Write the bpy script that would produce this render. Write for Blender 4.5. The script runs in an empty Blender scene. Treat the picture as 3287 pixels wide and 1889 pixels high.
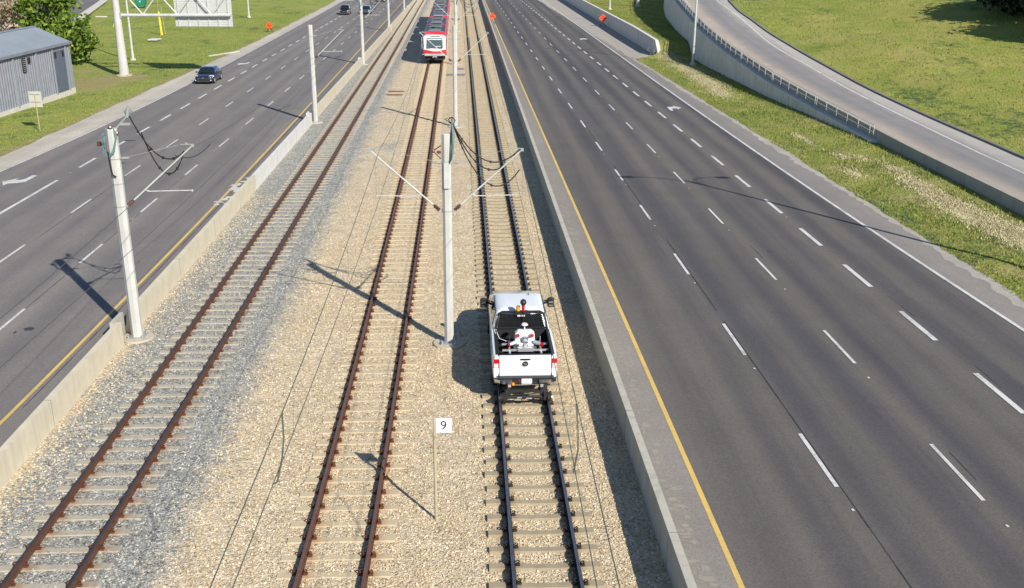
import bpy, bmesh, math, random
import numpy as np
from mathutils import Vector, Matrix
rnd = random.Random(7)
S = bpy.context.scene
COL = S.collection
R = math.radians
# ---------------------------------------------------------------- camera
IW, IH, FOC = 3287.0, 1889.0, 3219.0
HC = 13.82
TH = math.atan((IH/2+200)/FOC)
RO = R(0.37)
_f = Vector((0, math.cos(TH), -math.sin(TH)))
_u0 = Vector((0, math.sin(TH), math.cos(TH)))
_r0 = Vector((1, 0, 0))
_r = math.cos(RO)*_r0 + math.sin(RO)*_u0
_u = -math.sin(RO)*_r0 + math.cos(RO)*_u0
cam = bpy.data.cameras.new('camera')
cam.angle_x = 2*math.atan(IW/2/FOC)
cam.sensor_fit = 'HORIZONTAL'
cam.clip_start = .5
cam.clip_end = 3000
co = bpy.data.objects.new('camera', cam)
COL.objects.link(co)
m = Matrix.Identity(4)
for i in range(3):
    m[i][0] = _r[i]; m[i][1] = _u[i]; m[i][2] = -_f[i]
m[2][3] = HC
co.matrix_world = m
S.camera = co
# ---------------------------------------------------------------- light
SUN_EL, SUN_AZ = 33.7, 143.4          # azimuth from +Y towards +X
W = bpy.data.worlds.new('World'); S.world = W; W.use_nodes = True
nt = W.node_tree; nt.nodes.clear()
sky = nt.nodes.new('ShaderNodeTexSky'); sky.sky_type = 'NISHITA'; sky.sun_disc = False
sky.sun_elevation = R(SUN_EL); sky.sun_rotation = R(SUN_AZ)
sky.air_density = 1.0; sky.dust_density = .4; sky.ozone_density = 2.5; sky.altitude = 1000
bg = nt.nodes.new('ShaderNodeBackground'); bg.inputs[1].default_value = 0.09
ow = nt.nodes.new('ShaderNodeOutputWorld')
nt.links.new(sky.outputs[0], bg.inputs[0]); nt.links.new(bg.outputs[0], ow.inputs[0])
sl = bpy.data.lights.new('sun', 'SUN'); sl.energy = 4.8; sl.angle = R(0.53); sl.color = (1, .93, .82)
so = bpy.data.objects.new('sun', sl); COL.objects.link(so)
sd = Vector((math.sin(R(SUN_AZ))*math.cos(R(SUN_EL)), math.cos(R(SUN_AZ))*math.cos(R(SUN_EL)), math.sin(R(SUN_EL))))
so.rotation_euler = sd.to_track_quat('Z', 'Y').to_euler(); so.location = (60, -80, 80)
S.view_settings.view_transform = 'Standard'; S.view_settings.look = 'None'
S.view_settings.exposure = 0.58; S.view_settings.gamma = 1

# ---------------------------------------------------------------- survey helpers (points measured on the ground)
def ray(px, py):
    return _f + _r*((px-IW/2)/FOC) - _u*((py-IH/2)/FOC)
def G(px, py, z=0.0):
    d = ray(px, py); t = (z-HC)/d.z
    return Vector((d.x*t, d.y*t, z))
def at(px, py, Y):
    d = ray(px, py); t = Y/d.y
    return Vector((d.x*t, Y, HC+d.z*t))
class Line:
    """a long smooth line on the ground, x as a function of y"""
    def __init__(s, pts, c=True):
        y = np.array([p[1] for p in pts], float); x = np.array([p[0] for p in pts], float)
        s.c = c
        A = np.stack([np.ones_like(y), y] + ([np.exp(-(y-18)/25)] if c else []), 1)
        s.k = np.linalg.lstsq(A, x, rcond=None)[0]
        if s.k is None: raise ValueError
    def __call__(s, y):
        v = s.k[0] + s.k[1]*y
        if s.c: v = v + s.k[2]*math.exp(-(max(y, 5)-18)/25)
        return float(v)
def LP(pix, c=True, z=0): return Line([G(a, b, z) for a, b in pix], c)
def off(fn, d): return lambda y: fn(y)+d
TK = 0.0515        # heading of the corridor: x drifts by -TK per metre
HD = math.atan(TK) # rotation of things lined up with it

# ---------------------------------------------------------------- mesh builder
class MB:
    def __init__(s): s.v = []; s.f = []; s.m = []
    def add(s, vs, fs, mi=0):
        b = len(s.v); s.v += [tuple(v) for v in vs]
        for f in fs: s.f.append(tuple(b+i for i in f)); s.m.append(mi)
    def box(s, c, d, mi=0, rz=0, rx=0, ry=0):
        M = Matrix.Rotation(rz, 3, 'Z') @ Matrix.Rotation(ry, 3, 'Y') @ Matrix.Rotation(rx, 3, 'X')
        vs = [Vector(c) + M @ Vector((d[0]*i/2, d[1]*j/2, d[2]*k/2)) for k in (-1, 1) for j in (-1, 1) for i in (-1, 1)]
        s.add(vs, [(0, 2, 3, 1), (4, 5, 7, 6), (0, 1, 5, 4), (2, 6, 7, 3), (0, 4, 6, 2), (1, 3, 7, 5)], mi)
    def bbox(s, c, d, b, mi=0, rz=0):
        """box with chamfered vertical and top edges"""
        x, y, z = d[0]/2, d[1]/2, d[2]
        def ring(e, zz, k): return [(sx*(x-e-(0 if ax else b)), sy*(y-e-(b if ax else 0)), zz) for sx, sy, ax in
                                    ((1, -1, 1), (1, 1, 1), (1, 1, 0), (-1, 1, 0), (-1, 1, 1), (-1, -1, 1), (-1, -1, 0), (1, -1, 0))]
        M = Matrix.Rotation(rz, 3, 'Z')
        rs = [ring(0, 0, 0), ring(0, z-b, 0), ring(b, z, 0)]
        s.loft([[Vector(c)+M @ Vector(p) for p in r] for r in rs], True, True, mi)
    def tube(s, a, b, r0, r1=None, n=8, mi=0, cap=True):
        r1 = r0 if r1 is None else r1
        s.pipe([a, b], [r0, r1], n, mi, cap)
    def pipe(s, pts, rs, n=6, mi=0, cap=True):
        pts = [Vector(p) for p in pts]
        if not hasattr(rs, '__len__'): rs = [rs]*len(pts)
        rings = []
        for i, p in enumerate(pts):
            t = (pts[min(i+1, len(pts)-1)] - pts[max(i-1, 0)]).normalized()
            a = Vector((0, 0, 1)) if abs(t.z) < .9 else Vector((1, 0, 0))
            u = t.cross(a).normalized(); w = t.cross(u)
            rings.append([p + rs[i]*(math.cos(2*math.pi*(k+.5)/n)*u + math.sin(2*math.pi*(k+.5)/n)*w) for k in range(n)])
        s.loft(rings, cap, cap, mi)
    def loft(s, rings, c0=True, c1=True, mi=0, closed=True):
        n = len(rings[0]); b = len(s.v)
        for r in rings: s.v += [tuple(p) for p in r]
        for i in range(len(rings)-1):
            for k in range(n if closed else n-1):
                k2 = (k+1) % n
                s.f.append((b+i*n+k, b+i*n+k2, b+(i+1)*n+k2, b+(i+1)*n+k)); s.m.append(mi)
        if c0: s.f.append(tuple(b+k for k in reversed(range(n)))); s.m.append(mi)
        if c1: s.f.append(tuple(b+(len(rings)-1)*n+k for k in range(n))); s.m.append(mi)
    def prism(s, poly, z0, z1, mi=0):
        s.loft([[(p[0], p[1], z0) for p in poly], [(p[0], p[1], z1) for p in poly]], True, True, mi)
    def quad(s, a, b, c, d, mi=0): s.add([a, b, c, d], [(0, 1, 2, 3)], mi)
    def sphere(s, c, r, n=10, mi=0, sz=1):
        rings = []
        for i in range(1, n//2):
            t = math.pi*i/(n//2)
            rings.append([(c[0]+r*math.sin(t)*math.cos(2*math.pi*k/n), c[1]+r*math.sin(t)*math.sin(2*math.pi*k/n), c[2]-r*sz*math.cos(t)) for k in range(n)])
        s.loft(rings, True, True, mi)
    def build(s, name, mats, parent=None, smooth=False, bevel=0, origin=None, fix=True):
        me = bpy.data.meshes.new(name)
        v = s.v
        if origin is not None: v = [(p[0]-origin[0], p[1]-origin[1], p[2]-origin[2]) for p in v]
        me.from_pydata(v, [], s.f)
        if not isinstance(mats, (list, tuple)): mats = [mats]
        for x in mats: me.materials.append(x)
        me.polygons.foreach_set('material_index', s.m)
        if fix:
            bm = bmesh.new(); bm.from_mesh(me); bmesh.ops.recalc_face_normals(bm, faces=bm.faces); bm.to_mesh(me); bm.free()
        if smooth:
            me.polygons.foreach_set('use_smooth', [True]*len(me.polygons))
            try: me.set_sharp_from_angle(angle=R(38))
            except Exception: pass
        me.update()
        o = bpy.data.objects.new(name, me); COL.objects.link(o)
        if origin is not None: o.location = origin
        if parent is not None: o.parent = parent
        if bevel:
            bv = o.modifiers.new('bevel', 'BEVEL'); bv.width = bevel; bv.segments = 2; bv.limit_method = 'ANGLE'
        return o
def tag(o, label=None, cat=None, group=None, kind=None):
    if label: o['label'] = label
    if cat: o['category'] = cat
    if group: o['group'] = group
    if kind: o['kind'] = kind
    return o
def thing(name, label, cat, loc=(0, 0, 0), rz=0, group=None):
    o = bpy.data.objects.new(name, None); COL.objects.link(o)
    o.location = loc; o.rotation_euler = (0, 0, rz); o.empty_display_size = .3
    return tag(o, label, cat, group)
def dup(o, loc=None, rz=None, parent=None, **k):
    c = o.copy(); COL.objects.link(c)
    if parent is not None: c.parent = parent
    if loc is not None: c.location = loc
    if rz is not None: c.rotation_euler = (0, 0, rz)
    for ch in list(o.children): dup(ch, parent=c)
    return tag(c, **k)

# ---------------------------------------------------------------- materials
class N:
    def __init__(s, name):
        s.mat = bpy.data.materials.new(name); s.mat.use_nodes = True
        s.t = s.mat.node_tree; s.b = s.t.nodes['Principled BSDF']
    def n(s, ty, **k):
        x = s.t.nodes.new('ShaderNode'+ty)
        for a, v in k.items():
            if a.startswith('i_'): x.inputs[a[2:].replace('_', ' ')].default_value = v
            else: setattr(x, a, v)
        return x
    def l(s, a, b): s.t.links.new(a, b)
    def pos(s): return s.n('NewGeometry').outputs['Position']
    def mapv(s, v, sc):
        x = s.n('Mapping'); x.inputs['Scale'].default_value = sc; s.l(v, x.inputs['Vector']); return x.outputs[0]
    def noise(s, v, sc, det=4, ro=.55, dist=0):
        x = s.n('TexNoise'); x.inputs['Scale'].default_value = sc; x.inputs['Detail'].default_value = det
        x.inputs['Roughness'].default_value = ro; x.inputs['Distortion'].default_value = dist
        s.l(v, x.inputs['Vector']); return x.outputs['Fac']
    def voro(s, v, sc, rand=1):
        x = s.n('TexVoronoi'); x.inputs['Scale'].default_value = sc; x.inputs['Randomness'].default_value = rand
        s.l(v, x.inputs['Vector']); return x
    def ramp(s, f, stops, interp='LINEAR'):
        x = s.n('ValToRGB'); e = x.color_ramp.elements; x.color_ramp.interpolation = interp
        while len(e) < len(stops): e.new(.5)
        for q, (p, c) in zip(e, stops): q.position = p; q.color = (*c, 1) if len(c) == 3 else c
        s.l(f, x.inputs[0]); return x.outputs[0]
    def gray(s, f, a, b, lo=0., hi=1.):
        x = s.n('MapRange'); x.inputs[1].default_value = a; x.inputs[2].default_value = b
        x.inputs[3].default_value = lo; x.inputs[4].default_value = hi; s.l(f, x.inputs[0]); return x.outputs[0]
    def mix(s, f, a, b, mode='MIX'):
        x = s.n('Mix', data_type='RGBA', blend_type=mode)
        for v, i in ((f, 0), (a, 6), (b, 7)):
            if hasattr(v, 'links'): s.l(v, x.inputs[i])
            elif isinstance(v, (tuple, list)): x.inputs[i].default_value = (*v, 1)
            else: x.inputs[i].default_value = v
        return x.outputs[2]
    def math(s, op, a, b=0., c=0.):
        x = s.n('Math', operation=op)
        for i, v in enumerate((a, b, c)):
            if hasattr(v, 'links'): s.l(v, x.inputs[i])
            else: x.inputs[i].default_value = v
        return x.outputs[0]
    def bump(s, h, st, d=.02, prev=None):
        x = s.n('Bump'); x.inputs['Strength'].default_value = st; x.inputs['Distance'].default_value = d
        s.l(h, x.inputs['Height'])
        if prev is not None: s.l(prev, x.inputs['Normal'])
        return x.outputs[0]
    def offs(s):
        """distance across the corridor"""
        sep = s.n('SeparateXYZ'); s.l(s.pos(), sep.inputs[0])
        return s.math('MULTIPLY_ADD', sep.outputs[1], TK, sep.outputs[0]), sep
    def out(s, col=None, nor=None, rough=.85, metal=0, spec=.5):
        if col is not None:
            if hasattr(col, 'links'): s.l(col, s.b.inputs['Base Color'])
            else: s.b.inputs['Base Color'].default_value = (*col, 1)
        if nor is not None: s.l(nor, s.b.inputs['Normal'])
        if hasattr(rough, 'links'): s.l(rough, s.b.inputs['Roughness'])
        else: s.b.inputs['Roughness'].default_value = rough
        s.b.inputs['Metallic'].default_value = metal
        s.b.inputs['Specular IOR Level'].default_value = spec
        return s.mat
def plain(name, c, rough=.6, metal=0, var=.12, sc=3, spec=.5, coat=0):
    """paint, metal or plastic with slight uneven wear"""
    q = N(name); p = q.n('TexCoord').outputs['Object']
    f = q.noise(p, sc, 5)
    d = tuple(x*(1-var) for x in c); e = tuple(min(1, x*(1+var)) for x in c)
    col = q.ramp(f, [(.3, d), (.7, e)])
    q.b.inputs['Coat Weight'].default_value = coat
    return q.out(col, None, rough, metal, spec)
def mat_ballast():
    q = N('ballast_stone'); p = q.pos()
    o, sep = q.offs()
    w = q.noise(p, .55, 4, .65)
    w2 = q.noise(p, 2.2, 5, .7)
    edge = q.math('MULTIPLY_ADD', w2, 1.5, q.math('MULTIPLY_ADD', w, 1.1, o))   # o + ~1.3
    right = q.gray(edge, -6.1, -5.2, 1, 0)
    left = q.gray(edge, -11.0, -10.4, 0, 1)
    g = q.math('MULTIPLY', right, left)
    # grey stone tipped out between the two left tracks further along
    px = q.gray(sep.outputs[1], 50, 60, 0, 1)
    ys = q.gray(sep.outputs[1], 84, 76, 0, 1)
    pat = q.gray(q.noise(q.mapv(p, (1, .35, 1)), .5, 5, .7), .53, .62, 0, .8)
    lim = q.math('MULTIPLY', q.gray(o, -4.0, -4.8, 0, 1), q.math('MULTIPLY', px, ys))
    g = q.math('MAXIMUM', g, q.math('MULTIPLY', pat, lim))
    v = q.voro(p, 24); v2 = q.voro(p, 12)
    rv = q.n('SeparateColor'); q.l(v.outputs['Color'], rv.inputs[0])
    rv2 = q.n('SeparateColor'); q.l(v2.outputs['Color'], rv2.inputs[0])
    rr = q.math('MULTIPLY_ADD', rv2.outputs[0], .35, q.math('MULTIPLY', rv.outputs[0], .65))
    tan = q.ramp(rr, [(.06, (.18, .14, .09)), (.24, (.44, .355, .235)), (.6, (.57, .475, .325)), (.85, (.68, .59, .44)), (.96, (.88, .82, .70))])
    gry = q.ramp(rr, [(.08, (.085, .084, .076)), (.32, (.225, .225, .205)), (.62, (.335, .335, .305)), (.82, (.47, .46, .415)), (.95, (.72, .71, .64))])
    dirt = q.gray(q.noise(p, .22, 4, .6), .35, .7, 0, 1)
    tan = q.mix(q.math('MULTIPLY', dirt, .55), tan, q.mix(1., tan, (.97, .89, .76), 'MULTIPLY'))
    white = q.gray(o, -5.2, -4.0, .45, 0)
    tan = q.mix(white, tan, q.mix(1., tan, (1.05, 1.06, 1.12), 'MULTIPLY'))
    col = q.mix(g, tan, gry)
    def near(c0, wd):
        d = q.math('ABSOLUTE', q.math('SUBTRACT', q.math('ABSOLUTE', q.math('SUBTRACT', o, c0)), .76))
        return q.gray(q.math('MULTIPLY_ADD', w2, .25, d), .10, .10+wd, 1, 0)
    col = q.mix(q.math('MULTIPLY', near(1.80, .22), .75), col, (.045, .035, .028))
    col = q.mix(q.math('MULTIPLY', near(-2.94, .30), .5), col, q.mix(1., col, (.80, .55, .36), 'MULTIPLY'))
    col = q.mix(q.math('MULTIPLY', near(-9.35, .30), .5), col, q.mix(1., col, (.85, .60, .42), 'MULTIPLY'))
    big = q.gray(q.noise(p, 1.1, 4, .6), .3, .7, .86, 1.1)
    col = q.mix(1., col, q.n('CombineColor').outputs[0], 'MULTIPLY') if False else col
    hs = q.n('HueSaturation'); q.l(big, hs.inputs['Value']); q.l(col, hs.inputs['Color'])
    h = q.math('ADD', q.math('MULTIPLY', v.outputs['Distance'], -1), q.math('MULTIPLY', v2.outputs['Distance'], -.8))
    h = q.math('ADD', h, q.math('MULTIPLY', rv.outputs[1], .5))
    return q.out(hs.outputs[0], q.bump(h, .7, .035), .9, 0, .35)
def mat_asphalt(name, base, tint=(1, 1, 1), lanes=None, streak=1.0, blotch=.12):
    q = N(name); p = q.pos(); o, sep = q.offs()
    def stretched(k):
        cx = q.n('CombineXYZ'); q.l(o, cx.inputs[0]); q.l(q.math('MULTIPLY', sep.outputs[1], k), cx.inputs[1]); return cx.outputs[0]
    s1 = q.noise(stretched(.03), .75, 3, .5); s2 = q.noise(stretched(.05), 2.6, 3, .6); s3 = q.noise(stretched(.012), .22, 2, .5)
    grain = q.noise(p, 45, 3, .8)
    speck = q.voro(p, 26); sc = q.n('SeparateColor'); q.l(speck.outputs['Color'], sc.inputs[0])
    blot = q.noise(p, .35, 5, .6)
    k = q.math('ADD', q.gray(s1, .3, .7, -.5*streak, .5*streak), q.gray(s2, .3, .7, -.12*streak, .12*streak))
    k = q.math('ADD', k, q.gray(s3, .35, .65, -.3*streak, .3*streak))
    if lanes:
        o0, w, amt = lanes
        wob = q.math('MULTIPLY_ADD', s2, .5, o)
        ph = q.math('MULTIPLY', q.math('ADD', wob, -o0-.25), 4*math.pi/w)
        k = q.math('ADD', k, q.math('MULTIPLY', q.math('COSINE', ph), amt))
    k = q.math('ADD', q.math('MULTIPLY', k, .5), .5)
    lo = tuple(base*x for x in (.72*tint[0], .725*tint[1], .78*tint[2])); hi = tuple(base*x for x in (1.34*tint[0], 1.29*tint[1], 1.20*tint[2]))
    col = q.ramp(k, [(.15, lo), (.85, hi)])
    val = q.gray(grain, .25, .75, .80, 1.20)
    val = q.math('MULTIPLY', val, q.gray(sc.outputs[0], 0, 1, .86, 1.14))
    val = q.math('MULTIPLY', val, q.gray(blot, .3, .7, 1-blotch*.6, 1+blotch*.6))
    val = q.math('MULTIPLY', val, q.gray(q.noise(q.mapv(p, (1, .5, 1)), 1.7, 3, .5), .70, .80, 1, .72))
    dots = q.gray(q.noise(p, 3.1, 2, .5), .76, .80, 1, .6)
    val = q.math('MULTIPLY', val, dots)
    hs = q.n('HueSaturation'); q.l(col, hs.inputs['Color']); q.l(val, hs.inputs['Value'])
    return q.out(hs.outputs[0], q.bump(grain, .35, .008), .88, 0, .3)
def mat_concrete(name, c, stain=.3, sc=1.0, vert=True):
    q = N(name); p = q.pos()
    f = q.noise(p, 1.3*sc, 6, .65)
    st = q.noise(q.mapv(p, (3, 3, .25)), 1.6*sc, 4, .6)
    fine = q.noise(p, 30, 3, .7)
    d = tuple(x*(1-stain) for x in c)
    col = q.ramp(f, [(.3, tuple(x*.88 for x in c)), (.7, tuple(min(1, x*1.08) for x in c))])
    if vert: col = q.mix(q.gray(st, .5, .72, 0, .8), col, d)
    col = q.mix(q.gray(fine, .3, .7, 0, .25), col, tuple(x*.8 for x in c))
    return q.out(col, q.bump(q.math('ADD', f, fine), .25, .01), .9, 0, .3)
def mat_grass(name, stops, dry=(.30, .25, .10), dryamt=.5, sc=1.0, weeds=None):
    q = N(name); p = q.pos()
    a = q.noise(p, .09*sc, 5, .6); b = q.noise(p, .5*sc, 5, .65, .5); c = q.noise(q.mapv(p, (1, .45, 1)), 6, 4, .75)
    f = q.math('MULTIPLY_ADD', c, .42, q.math('MULTIPLY_ADD', b, .33, q.math('MULTIPLY', a, .30)))
    col = q.ramp(f, stops)
    dd = q.gray(q.noise(p, .23*sc, 5, .7), .5, .72, 0, dryamt)
    col = q.mix(dd, col, dry)
    dk = q.math('MULTIPLY_ADD', q.noise(q.mapv(p, (1, .55, 1)), .16*sc/.6*.6, 6, .72), .75, q.math('MULTIPLY', q.noise(p, 1.6, 4, .7), .25))
    col = q.mix(q.gray(dk, .55, .62, 0, .8), col, (.035, .085, .035))
    if weeds:                # pale dead grass; 'dry' says where it grows
        at_ = q.n('Attribute', attribute_name='dry').outputs['Fac']
        k = q.math('ADD', at_, q.gray(q.noise(p, 2.2, 5, .75), .3, .7, -.35, .35))
        col = q.mix(q.gray(k, .42, .72, 0, .95), col, q.ramp(c, [(.35, weeds[0]), (.65, weeds[1])]))
    h = q.math('MULTIPLY_ADD', b, 2.2, c)
    return q.out(col, q.bump(h, .8, .22), .95, 0, .15)
def mat_leaf(name, cols, trans=.25):
    q = N(name); g = q.n('NewGeometry')
    p = q.n('TexCoord').outputs['Object']
    f = q.math('MULTIPLY_ADD', g.outputs['Random Per Island'], .62, q.math('MULTIPLY', q.noise(p, .45, 3), .42))
    col = q.ramp(f, cols)
    m_ = q.out(col, None, .6, 0, .3)
    if trans:
        tr = q.n('BsdfTranslucent'); q.l(col, tr.inputs[0])
        mx = q.n('MixShader'); mx.inputs[0].default_value = trans
        q.l(q.b.outputs[0], mx.inputs[1]); q.l(tr.outputs[0], mx.inputs[2])
        q.l(mx.outputs[0], q.t.nodes['Material Output'].inputs[0])
    return m_
def mat_rust(name, a, b, rough=.75, metal=.2):
    q = N(name); p = q.pos()
    f = q.noise(p, 7, 5, .7)
    return q.out(q.ramp(f, [(.3, a), (.7, b)]), None, rough, metal, .4)
def mat_tie(name, a, b):
    q = N(name); p = q.pos(); o, sep = q.offs()
    f = q.noise(p, 2.5, 5, .7); g = q.noise(p, 40, 2, .7)
    col = q.ramp(f, [(.3, a), (.7, b)])
    col = q.mix(q.gray(g, .35, .7, 0, .35), col, tuple(x*.75 for x in a))
    for c0 in (1.80, -2.94, -9.35):
        d = q.math('ABSOLUTE', q.math('SUBTRACT', q.math('ABSOLUTE', q.math('SUBTRACT', o, c0)), .76))
        col = q.mix(q.math('MULTIPLY', q.gray(q.math('MULTIPLY_ADD', f, .3, d), .18, .42, 1, 0), .55), col, q.mix(1., col, (.62, .38, .24), 'MULTIPLY'))
    return q.out(col, q.bump(g, .3, .01), .9, 0, .3)
def mat_paint(name, c, wear=.45):
    q = N(name); p = q.pos()
    f = q.noise(p, 9, 5, .75); b = q.noise(p, .8, 3, .6)
    k = q.gray(q.math('MULTIPLY_ADD', b, .5, q.math('MULTIPLY', f, .6)), .52, .68, 0, wear)
    return q.out(q.mix(k, c, (.16, .155, .15)), None, .7, 0, .3)
M = {}
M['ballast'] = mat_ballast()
M['asph_r'] = mat_asphalt('asphalt_dark', .089, (1.04, .985, .965), (6.25, 3.62, .42), 1.0)
M['asph_l'] = mat_asphalt('asphalt_worn', .152, (1.04, .985, .96), (-13.5, 3.5, .2), .6)
M['ramp'] = None
M['shoulder_l'] = mat_asphalt('shoulder_gravelly', .36, (1.06, 1.0, .88), None, .5, .2)
M['shoulder_r'] = mat_asphalt('shoulder_asphalt', .20, (1.06, 1.0, .94), None, .4, .12)
M['pullout'] = mat_asphalt('pullout_pavement', .30, (1.06, 1.0, .9), None, .2, .1)
M['side_road'] = mat_asphalt('side_road_asphalt', .13, (1, 1, 1.02), None, .6)
M['walk'] = mat_concrete('pavement_concrete', (.52, .49, .43), .2, 1, False)
M['conc_tan'] = mat_concrete('barrier_concrete_tan', (.56, .505, .385), .18)
M['conc_new'] = mat_concrete('barrier_concrete_new', (.60, .59, .56), .08)
M['conc_gray'] = mat_concrete('barrier_concrete_grey', (.42, .40, .34), .3)
M['conc_wall'] = mat_concrete('retaining_wall_concrete', (.66, .63, .54), .6)
M['conc_par'] = mat_concrete('parapet_concrete', (.33, .32, .285), .35)
M['conc_base'] = mat_concrete('footing_concrete', (.45, .40, .31), .25)
M['white_line'] = mat_paint('white_road_paint', (.56, .56, .55), .6)
M['yellow_line'] = mat_paint('yellow_road_paint', (.60, .42, .12), .3)
M['seam'] = plain('tar_seam', (.04, .039, .039), .7)
M['dust'] = mat_concrete('concrete_dust', (.50, .49, .46), .1, 3, False)
GS = [(.30, (.06, .115, .024)), (.40, (.145, .205, .04)), (.52, (.235, .28, .06)), (.66, (.33, .33, .09))]
M['grass_l'] = mat_grass('grass_verge_left', GS, (.30, .26, .10), .6, 1.0, ((.24, .205, .085), (.34, .30, .13)))
M['grass_r'] = mat_grass('grass_verge_right', [(.30, (.06, .115, .022)), (.40, (.14, .185, .038)), (.52, (.225, .24, .055)), (.66, (.33, .305, .11))], (.40, .33, .16), .85, 1.0, ((.44, .37, .20), (.70, .64, .43)))
M['grass_h'] = mat_grass('grass_hill', [(.28, (.045, .10, .026)), (.36, (.115, .175, .034)), (.49, (.215, .25, .048)), (.63, (.33, .315, .085))], (.37, .31, .12), .75, .6)
M['blade'] = mat_leaf('grass_blades', [(.12, (.09, .145, .03)), (.45, (.18, .235, .042)), (.8, (.27, .29, .065)), (.97, (.34, .32, .12))], .2)
M['flower'] = mat_leaf('dry_white_weeds', [(.2, (.38, .34, .18)), (.6, (.52, .47, .29)), (.95, (.66, .61, .43))], .2)
M['leaf'] = mat_leaf('leaves_bright', [(.12, (.02, .045, .008)), (.38, (.075, .14, .016)), (.66, (.17, .25, .03)), (.93, (.34, .40, .08))], .3)
M['leaf_d'] = mat_leaf('leaves_dark', [(.15, (.008, .016, .008)), (.5, (.02, .035, .014)), (.9, (.06, .08, .04))], .15)
M['leaf_b'] = mat_leaf('leaves_brown', [(.15, (.06, .05, .02)), (.5, (.14, .11, .05)), (.9, (.24, .20, .10))], .2)
M['bark'] = mat_rust('bark', (.10, .075, .05), (.24, .19, .13), .95, 0)
M['bark_p'] = mat_rust('pale_bark', (.28, .24, .18), (.50, .45, .36), .95, 0)
M['rail_rust'] = mat_rust('rail_rust', (.075, .034, .021), (.13, .063, .04))
M['rail_top_a'] = mat_rust('rail_head_dark', (.06, .05, .055), (.11, .09, .09), .4, .6)
M['rail_top_b'] = mat_rust('rail_head_brown', (.15, .075, .055), (.20, .11, .085), .5, .4)
M['rail_dark'] = mat_rust('rail_side_dark', (.022, .018, .016), (.05, .04, .035))
M['rail_top_c'] = mat_rust('rail_head_polished', (.16, .17, .20), (.24, .25, .29), .3, .8)
M['tie_a'] = mat_tie('sleeper_concrete_grey', (.34, .30, .225), (.43, .395, .32))
M['tie_b'] = mat_tie('sleeper_concrete_tan', (.44, .365, .24), (.51, .43, .30))
M['tie_c'] = mat_tie('sleeper_concrete_sand', (.27, .225, .15), (.36, .31, .215))
M['clip'] = mat_rust('clip_rust', (.065, .02, .01), (.15, .05, .022))
M['clip_d'] = mat_rust('clip_dark', (.014, .011, .01), (.035, .025, .02))
M['pole'] = mat_concrete('pole_light_grey', (.455, .455, .435), .22, 1)
M['galv'] = plain('galvanised_steel', (.36, .37, .37), .45, .35)
M['galv_w'] = plain('white_steel', (.47, .48, .47), .5, .1)
M['teal'] = plain('teal_cable', (.10, .19, .20), .5)
M['black'] = plain('black_rubber', (.012, .012, .013), .55)
M['wire'] = plain('copper_wire', (.11, .125, .105), .5, .5)
M['insul'] = plain('brown_insulator', (.10, .035, .02), .35)
M['white'] = plain('white_vehicle_paint', (.70, .72, .735), .22, 0, .02, 1, .5, .6)
M['black_p'] = plain('black_plastic', (.016, .016, .018), .45)
M['liner'] = plain('bed_liner', (.009, .009, .011), .8, 0, .3, 6)
M['chrome'] = plain('chrome', (.75, .76, .78), .12, 1, .03)
M['alu'] = plain('aluminium', (.62, .63, .64), .35, .6)
M['glass'] = plain('dark_glass', (.012, .018, .022), .06, 0, .1, 1, .6)
M['glass_r'] = plain('shaded_glass', (.006, .007, .008), .35, 0, .1, 1, .15)
M['glass_t'] = plain('train_glass', (.05, .085, .09), .08, 0, .2, 1, .6)
M['scan_white'] = plain('scanner_white', (.62, .62, .61), .5, 0, .06)
M['red_l'] = plain('red_lens', (.45, .006, .012), .2)
M['clear_l'] = plain('clear_lens', (.62, .60, .60), .2)
M['amber'] = plain('amber_lens', (.80, .30, .01), .25)
M['red'] = plain('train_red', (.48, .022, .04), .35, 0, .1, 2)
M['red_side'] = plain('train_side_red', (.42, .05, .075), .4, 0, .15, 2)
M['cream'] = plain('train_white', (.80, .79, .74), .35, 0, .04)
M['roof_d'] = plain('train_roof_dark', (.045, .055, .065), .5, .2, .25)
M['roof_m'] = plain('train_roof_grey', (.12, .14, .16), .5, .2, .2)
M['under'] = plain('underframe', (.015, .014, .013), .8)
M['shed_wall'] = plain('shed_steel_grey', (.20, .21, .245), .5, .15, .1, 1.5)
M['shed_roof'] = plain('shed_roof_blue_grey', (.235, .265, .30), .55, .1, .08, .6)
M['shed_door'] = plain('shed_door_slate', (.095, .115, .155), .5, .1, .1, 2)
M['sign_back'] = plain('sign_back_aluminium', (.50, .51, .49), .55, .1, .05)
M['sign_back2'] = plain('sign_back_olive', (.45, .44, .38), .6, .1, .06)
M['sign_white'] = plain('sign_white', (.85, .86, .86), .5, 0, .02)
M['ink'] = plain('black_ink', (.01, .01, .01), .6)
M['orange'] = plain('orange_sign_sheet', (.88, .085, .01), .5, 0, .06)
M['wood_post'] = plain('weathered_post', (.36, .31, .22), .8)
M['green_bin'] = plain('green_bin_paint', (.01, .20, .13), .5)
M['yellow_g'] = plain('yellow_plastic', (.80, .60, .03), .5)
M['plate_rust'] = mat_rust('rusty_plate', (.13, .07, .035), (.24, .14, .07), .85, .1)
M['stone'] = mat_concrete('pink_sandstone', (.42, .31, .24), .35, .8, False)
M['lid'] = mat_concrete('lid_concrete', (.20, .19, .18), .2, 2, False)
def car_paint(n, c): return plain(n, c, .25, .3, .05, 1, .5, .5)

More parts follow.
